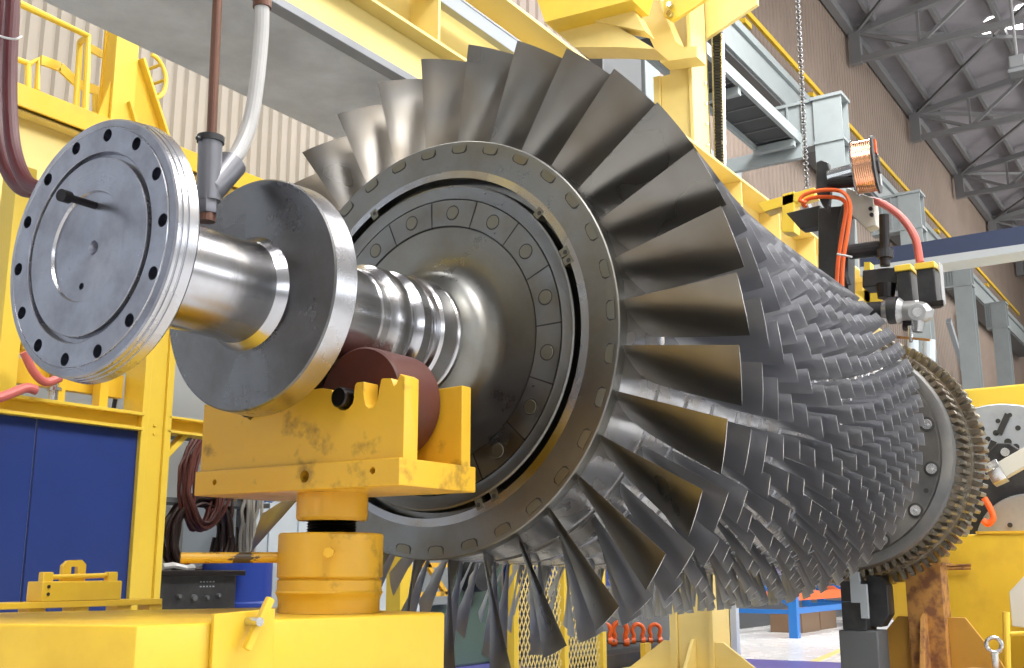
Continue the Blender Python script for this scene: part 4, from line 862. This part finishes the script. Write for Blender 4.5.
def rack(x0, x1, y, lab):
    t = thing('pallet_rack', ((x0+x1)/2, y, 0), lab, 'rack', 'blue pallet racks on the pale floor')
    for x in (x0, x1):
        for y_ in (y, y+.9): MB().box((x-.06, y_-.06, FL), (x+.06, y_+.06, 2.0)).build('upright', M['bluebright'], t)
        MB().box((x-.03, y, .12), (x+.03, y+.9, .18)).build('side_tie', M['bluebright'], t)
        MB().bar((x, y, .2), (x, y+.9, .8), .04, .04).build('side_brace', M['bluebright'], t)
    for z in (.30, 1.7): MB().box((x0, y-.03, z), (x1, y+.03, z+.12)).build('beam', M['orange'] if z < 1 else M['orange'], t)
    MB().box((x0, y-.02, .12), (x1, y+.02, .20)).build('beam', M['bluebright'], t)
    MB().box((x0, y+.87, .30), (x1, y+.93, .42)).build('beam', M['orange'], t)
rack(15.0, 18.2, 3.0, 'blue and orange pallet rack under the middle of the rotor')
rack(19.6, 23.0, 3.2, 'blue and orange pallet rack farther back, left of the black tower')
rg = MB().box((13.0, 4.5, FL), (30, 5.0, 2.2)).build('storage_shelf', M['graydark'], bevel=.01); tag(rg, 'dark grey shelving along the wall behind the pallet racks', 'shelf')
for k, (x, y) in enumerate(((16.2, 3.3), (17.2, 3.35))):
    o = MB().box((x, y, FL), (x+.8, y+.5, .12)).build('wooden_crate', M['crate'], bevel=.01); tag(o, ('brown wooden crate under the pallet rack, the left one', 'brown wooden crate under the pallet rack, the right one')[k], 'crate', 'brown crates under the pallet rack')
gpl = MB().box((18.2, 2.4, FL), (18.3, 2.5, 2.4)).build('grey_post', M['lightgray']); tag(gpl, 'pale grey post beside the black tower under the blades', 'post')
gm = thing('green_machine', (8.5, 4.3, FL), 'dark green machine behind the lower front blades', 'machine')
MB().box((7.0, 4.2, FL), (9.6, 4.8, 1.5)).build('machine_body', M['greenm'], gm, bevel=.03)
MB().box((7.2, 4.15, .25), (7.9, 4.2, .6)).build('machine_door', M['black'], gm)
MB().box((8.1, 4.12, .4), (8.6, 4.2, 1.0)).build('machine_panel', M['grayframe'], gm, bevel=.01)
MB().lathe([(4.02, 0), (4.02, .18), (4.2, .2), (4.2, 0)], 24, (9.0, 0, .7), 'Y').build('machine_wheel', M['black'], gm)
of = thing('trolley_frame', (7.2, 3.75, FL), 'small orange yellow trolley frame in front of the green machine', 'trolley')
for x in (6.75, 7.05): MB().box((x, 3.7, .28), (x+.05, 3.76, 1.2)).build('trolley_post', M['yellow_worn'], of)
for z in (.5, .75, 1.0): MB().box((6.75, 3.7, z), (8.0, 3.75, z+.04)).build('trolley_bar', M['yellow_worn'], of)
MB().bar((7.5, 3.72, .95), (7.98, 3.72, .52), .04, .04).build('trolley_brace', M['yellow_worn'], of)
MB().box((6.7, 3.68, FL), (8.0, 3.8, .28)).build('trolley_base', M['graydark'], of)
# ------------------------------------------------------------------ the hall
def cladding(name, x0, x1, y, z0, z1, m, pitch):
    b = MB(); pts = []; x = x0
    while x < x1:
        pts += [(x, y), (x+pitch*.55, y), (x+pitch*.62, y+.025), (x+pitch*.84, y+.025)]; x += pitch
    pts.append((x, y)); n = len(pts)
    b.add([(p, q, z0) for p, q in pts]+[(p, q, z1) for p, q in pts], [(i, i+1, n+i+1, n+i) for i in range(n-1)])
    return struct(b.build(name, m, flat=True))
cladding('wall_left', 2.6, 9.8, 5.2, FL, 15.3, M['wall_lit'], .13)
cladding('wall_side', -14, 2.6, 5.2, FL, 15.3, M['wallgray'], .3)
cladding('wall_back', 9.8, 88, 5.2, FL, 15.3, M['wall_shaded'], .24)
struct(MB().box((-14, -16, FL-.1), (88, 5.3, FL)).build('floor', M['floor']))
struct(MB().prism(lvl([(-14, -16), (11.4, -16), (11.4, 1.4), (11.2, 3.4), (9.5, 5.1), (-14, 5.1)], FL), (0, 0, .003)).build('trim_2', M['floorgray']))
struct(MB().prism(lvl([(9.0, -1.0), (11.4, -1.0), (11.4, 1.4), (11.2, 3.4), (9.5, 4.9), (8.0, 4.2)], FL+.003), (0, 0, .002)).build('trim_15', M['floorblue']))
struct(MB().prism(lvl([(11.4, 1.5), (15.5, 2.1), (15.5, 2.2), (11.4, 1.6)], FL), (0, 0, .003)).build('trim_3', M['yellow_pale']))
struct(MB().box((-14, -16.1, FL), (88, -16, 18.4)).build('wall_right', M['lightwall']))
struct(MB().box((-14.1, -16, FL), (-14, 5.3, 18.4)).build('wall_front', M['wall_lit']))
struct(MB().box((88, -16, FL), (88.1, 5.3, 18.4)).build('wall_far', M['wall_shaded']))
M['pane'] = mat_emit('side fill glow', (.90, .95, 1), 3.2)  # glow of the added band on the right wall
M['pane_dim'] = mat_emit('dim window pane', (.85, .92, 1), 1.6)  # weaker glow, lowered so faces toward it stay darker
M['rooflight'] = mat_emit('daylight roof strip', (1, .99, .97), 7)
struct(MB().box((-8, -15.98, 3.2), (40, -15.95, 6.4)).build('window_21', M['pane']))  # glowing band added on the unseen wall to light the rotor's right side
struct(MB().box((-13.98, .2, FL), (-13.95, 4.9, 5.0)).build('window_22', M['pane_dim']))
struct(MB().box((-13.98, -12, 3.0), (-13.95, -4, 6.5)).build('window_23', M['pane_dim']))
for k, y in enumerate((-2.5, -7, -11.5)):
    z = 15.3+(5.2-y)*.145-.03
    struct(MB().prism([(-12, y, z), (18, y, z), (18, y-1.1, z+.16), (-12, y-1.1, z+.16)], (0, 0, -.01)).build('window_%d' % (31+k), M['rooflight']))
    struct(MB().prism([(24, y-4, z+.58), (80, y-4, z+.58), (80, y-5.1, z+.74), (24, y-5.1, z+.74)], (0, 0, -.01)).build('window_%d' % (41+k), M['rooflight'])) if k else None
# roof sheet, purlins and trusses
SL = .145
def zr(y): return 15.3+(5.2-y)*SL
struct(MB().prism([(-14, 5.4, zr(5.4)), (-14, -16.1, zr(-16.1)), (-14, -16.1, zr(-16.1)+.1), (-14, 5.4, zr(5.4)+.1)], (102, 0, 0)).build('ceiling', M['roofsheet']))
for k in range(9):
    y = 4.4-k*1.35
    struct(MB().box((-14, y-.05, zr(y)-.26), (88, y+.05, zr(y)-.02)).build('trim_%d' % (5+k), M['roofsteel']))
struct(MB().box((-14, 4.95, 15.0), (88, 5.15, 15.28)).build('trim_14', M['roofsteel']))
tl = ('roof truss nearest the viewer, at the top edge', 'roof truss that starts at the top of the brown wall', 'second roof truss along the brown wall', 'third roof truss along the brown wall', 'fourth roof truss, over the blue crane beam', 'roof truss beyond the blue crane beam', 'farthest visible roof truss')
for k in range(7):
    x = 21.3+k*6.55
    t = thing('roof_truss', (x, -2, 14.2), tl[k], 'roof truss', 'roof trusses')
    MB().bar((x, 5.1, zr(5.1)-.32), (x, -12, zr(-12)-.32), .16, .18).build('top_chord', M['roofsteel'], t)
    MB().bar((x, 5.1, 14.2), (x, -12, 14.2), .16, .16).build('bottom_chord', M['roofsteel'], t)
    MB().bar((x, 4.95, 14.1), (x, 4.95, 15.2), .2, .3, (0, 1, 0)).build('end_post', M['roofsteel'], t)
    for j in range(5):
        y = 4.9-j*3.2
        MB().bar((x, y, zr(y)-.35), (x, y-1.6, 14.22), .09, .09).build('web_member', M['roofsteel'], t)
        MB().bar((x, y-1.6, 14.22), (x, y-3.2, zr(y-3.2)-.35), .09, .09).build('web_member', M['roofsteel'], t)
        MB().bar((x, y-1.6, 14.2), (x, y-1.6, zr(y-1.6)-.3), .07, .07, (0, 1, 0)).build('web_member', M['roofsteel'], t)
    if k < 6:
        MB().bar((x, 4.9, zr(4.9)-.3), (x+6.55, -1.0, zr(-1.0)-.3), .10, .10).build('wind_brace', M['roofsteel'], t)
        MB().bar((x, -1.0, zr(-1.0)-.3), (x+6.55, 4.9, zr(4.9)-.3), .08, .08).build('wind_brace', M['roofsteel'], t)
M['skylight'] = mat_emit('daylit roof light', (1, .98, .95), 9)
k = 1
for q in (((31.3, 2.5), (31.4, 2.05), (30.95, 2.1)), ((30.93, 1.75), (31.25, 1.9), (31.45, 1.72), (31.2, 1.6)), ((31.35, 1.2), (31.9, 1.28), (31.6, 1.6), (31.1, 1.75)), ((30.6, 1.3), (30.68, 1.0), (30.5, .9), (30.4, 1.2)), ((30.6, 2.1), (30.54, 1.7), (30.45, 1.95))):
    struct(MB().prism([(x, y, zr(y)-.012) for x, y in q], (0, 0, -.004)).build('window_%d' % k, M['skylight'])); k += 1
hb = thing('high_bay_lamp', (22, 0.337, 10.334), 'grey high bay lamp hanging from the roof at upper right', 'lamp')
lx, ly, lz = (22, 0.337, 10.334)
MB().tube([(lx, ly, lz+.3), (lx, ly, zr(ly)-.1)], .03, 8).build('drop_rod', M['roofsteel'], hb)
MB().box((lx-.14, ly-.14, lz), (lx+.14, ly+.14, lz+.28)).build('lamp_housing', M['graydark'], hb, bevel=.03)
MB().box((lx-.17, ly-.17, lz-.1), (lx+.17, ly+.17, lz)).build('lamp_lens', M['graydark'], hb, bevel=.02)
# ------------------------------------------------------------------ camera and light
cam = bpy.data.cameras.new('camera'); co = bpy.data.objects.new('camera', cam); C.objects.link(co); S.camera = co
co.location = (0, -2.27722, H-.76065)
co.rotation_euler = (PI/2+math.radians(12.1585), 0, math.radians(33.53-90))
cam.sensor_fit = 'HORIZONTAL'; cam.sensor_width = 36; cam.lens = 1083.624/1024*36; cam.clip_end = 300; cam.clip_start = .05
W = bpy.data.worlds.new('hall daylight'); S.world = W; W.use_nodes = True
bg = W.node_tree.nodes['Background']; bg.inputs[0].default_value = (.80, .86, 1.0, 1); bg.inputs[1].default_value = .55
def area(name, loc, to, sx, sy, e, col=(1, 1, 1)):
    l = bpy.data.lights.new(name, 'AREA'); l.shape = 'RECTANGLE'; l.size = sx; l.size_y = sy; l.energy = e; l.color = col
    o = bpy.data.objects.new(name, l); C.objects.link(o); o.location = loc
    o.rotation_euler = (Vector(to)-Vector(loc)).to_track_quat('-Z', 'Y').to_euler(); return o
area('roof_lamp_front', (-.6, -5.2, 10), (3, 0, 1), 3.0, 3.0, 520, (1, .98, .96))
area('roof_lamp_middle', (7.5, -6.5, 11), (6, 0, 1.5), 3, 3, 900, (1, .98, .95))
area('roof_lamp_left', (4.0, 3.4, 10), (4.0, 3.0, 0), 2, 1.5, 190, (1, .98, .95))
area('bed_fill', (4.2, -5.0, 8.5), (9, -1, .8), 2.5, 2.5, 420, (1, .98, .95))  # fill light added to brighten the lathe bed and rear blade rows
area('roof_lamp_far', (24, -6, 12), (26, 3, 6), 4, 4, 1100, (1, .97, .93))
area('roof_lamp_farthest', (42, -6, 12), (42, 3, 8), 4, 4, 1500, (1, .97, .93))
area('roof_lamp_racks', (15, 0, 12), (16, 1.5, 0), 3, 3, 1600, (1, .99, .97))
S.view_settings.view_transform = 'Standard'; S.view_settings.look = 'None'; S.view_settings.exposure = 0.0; S.view_settings.gamma = 1
S.view_settings.use_curve_mapping = False
S.cycles.use_denoising = True
S.cycles.max_bounces = 6; S.cycles.sample_clamp_indirect = 6; S.cycles.caustics_reflective = False; S.cycles.caustics_refractive = False
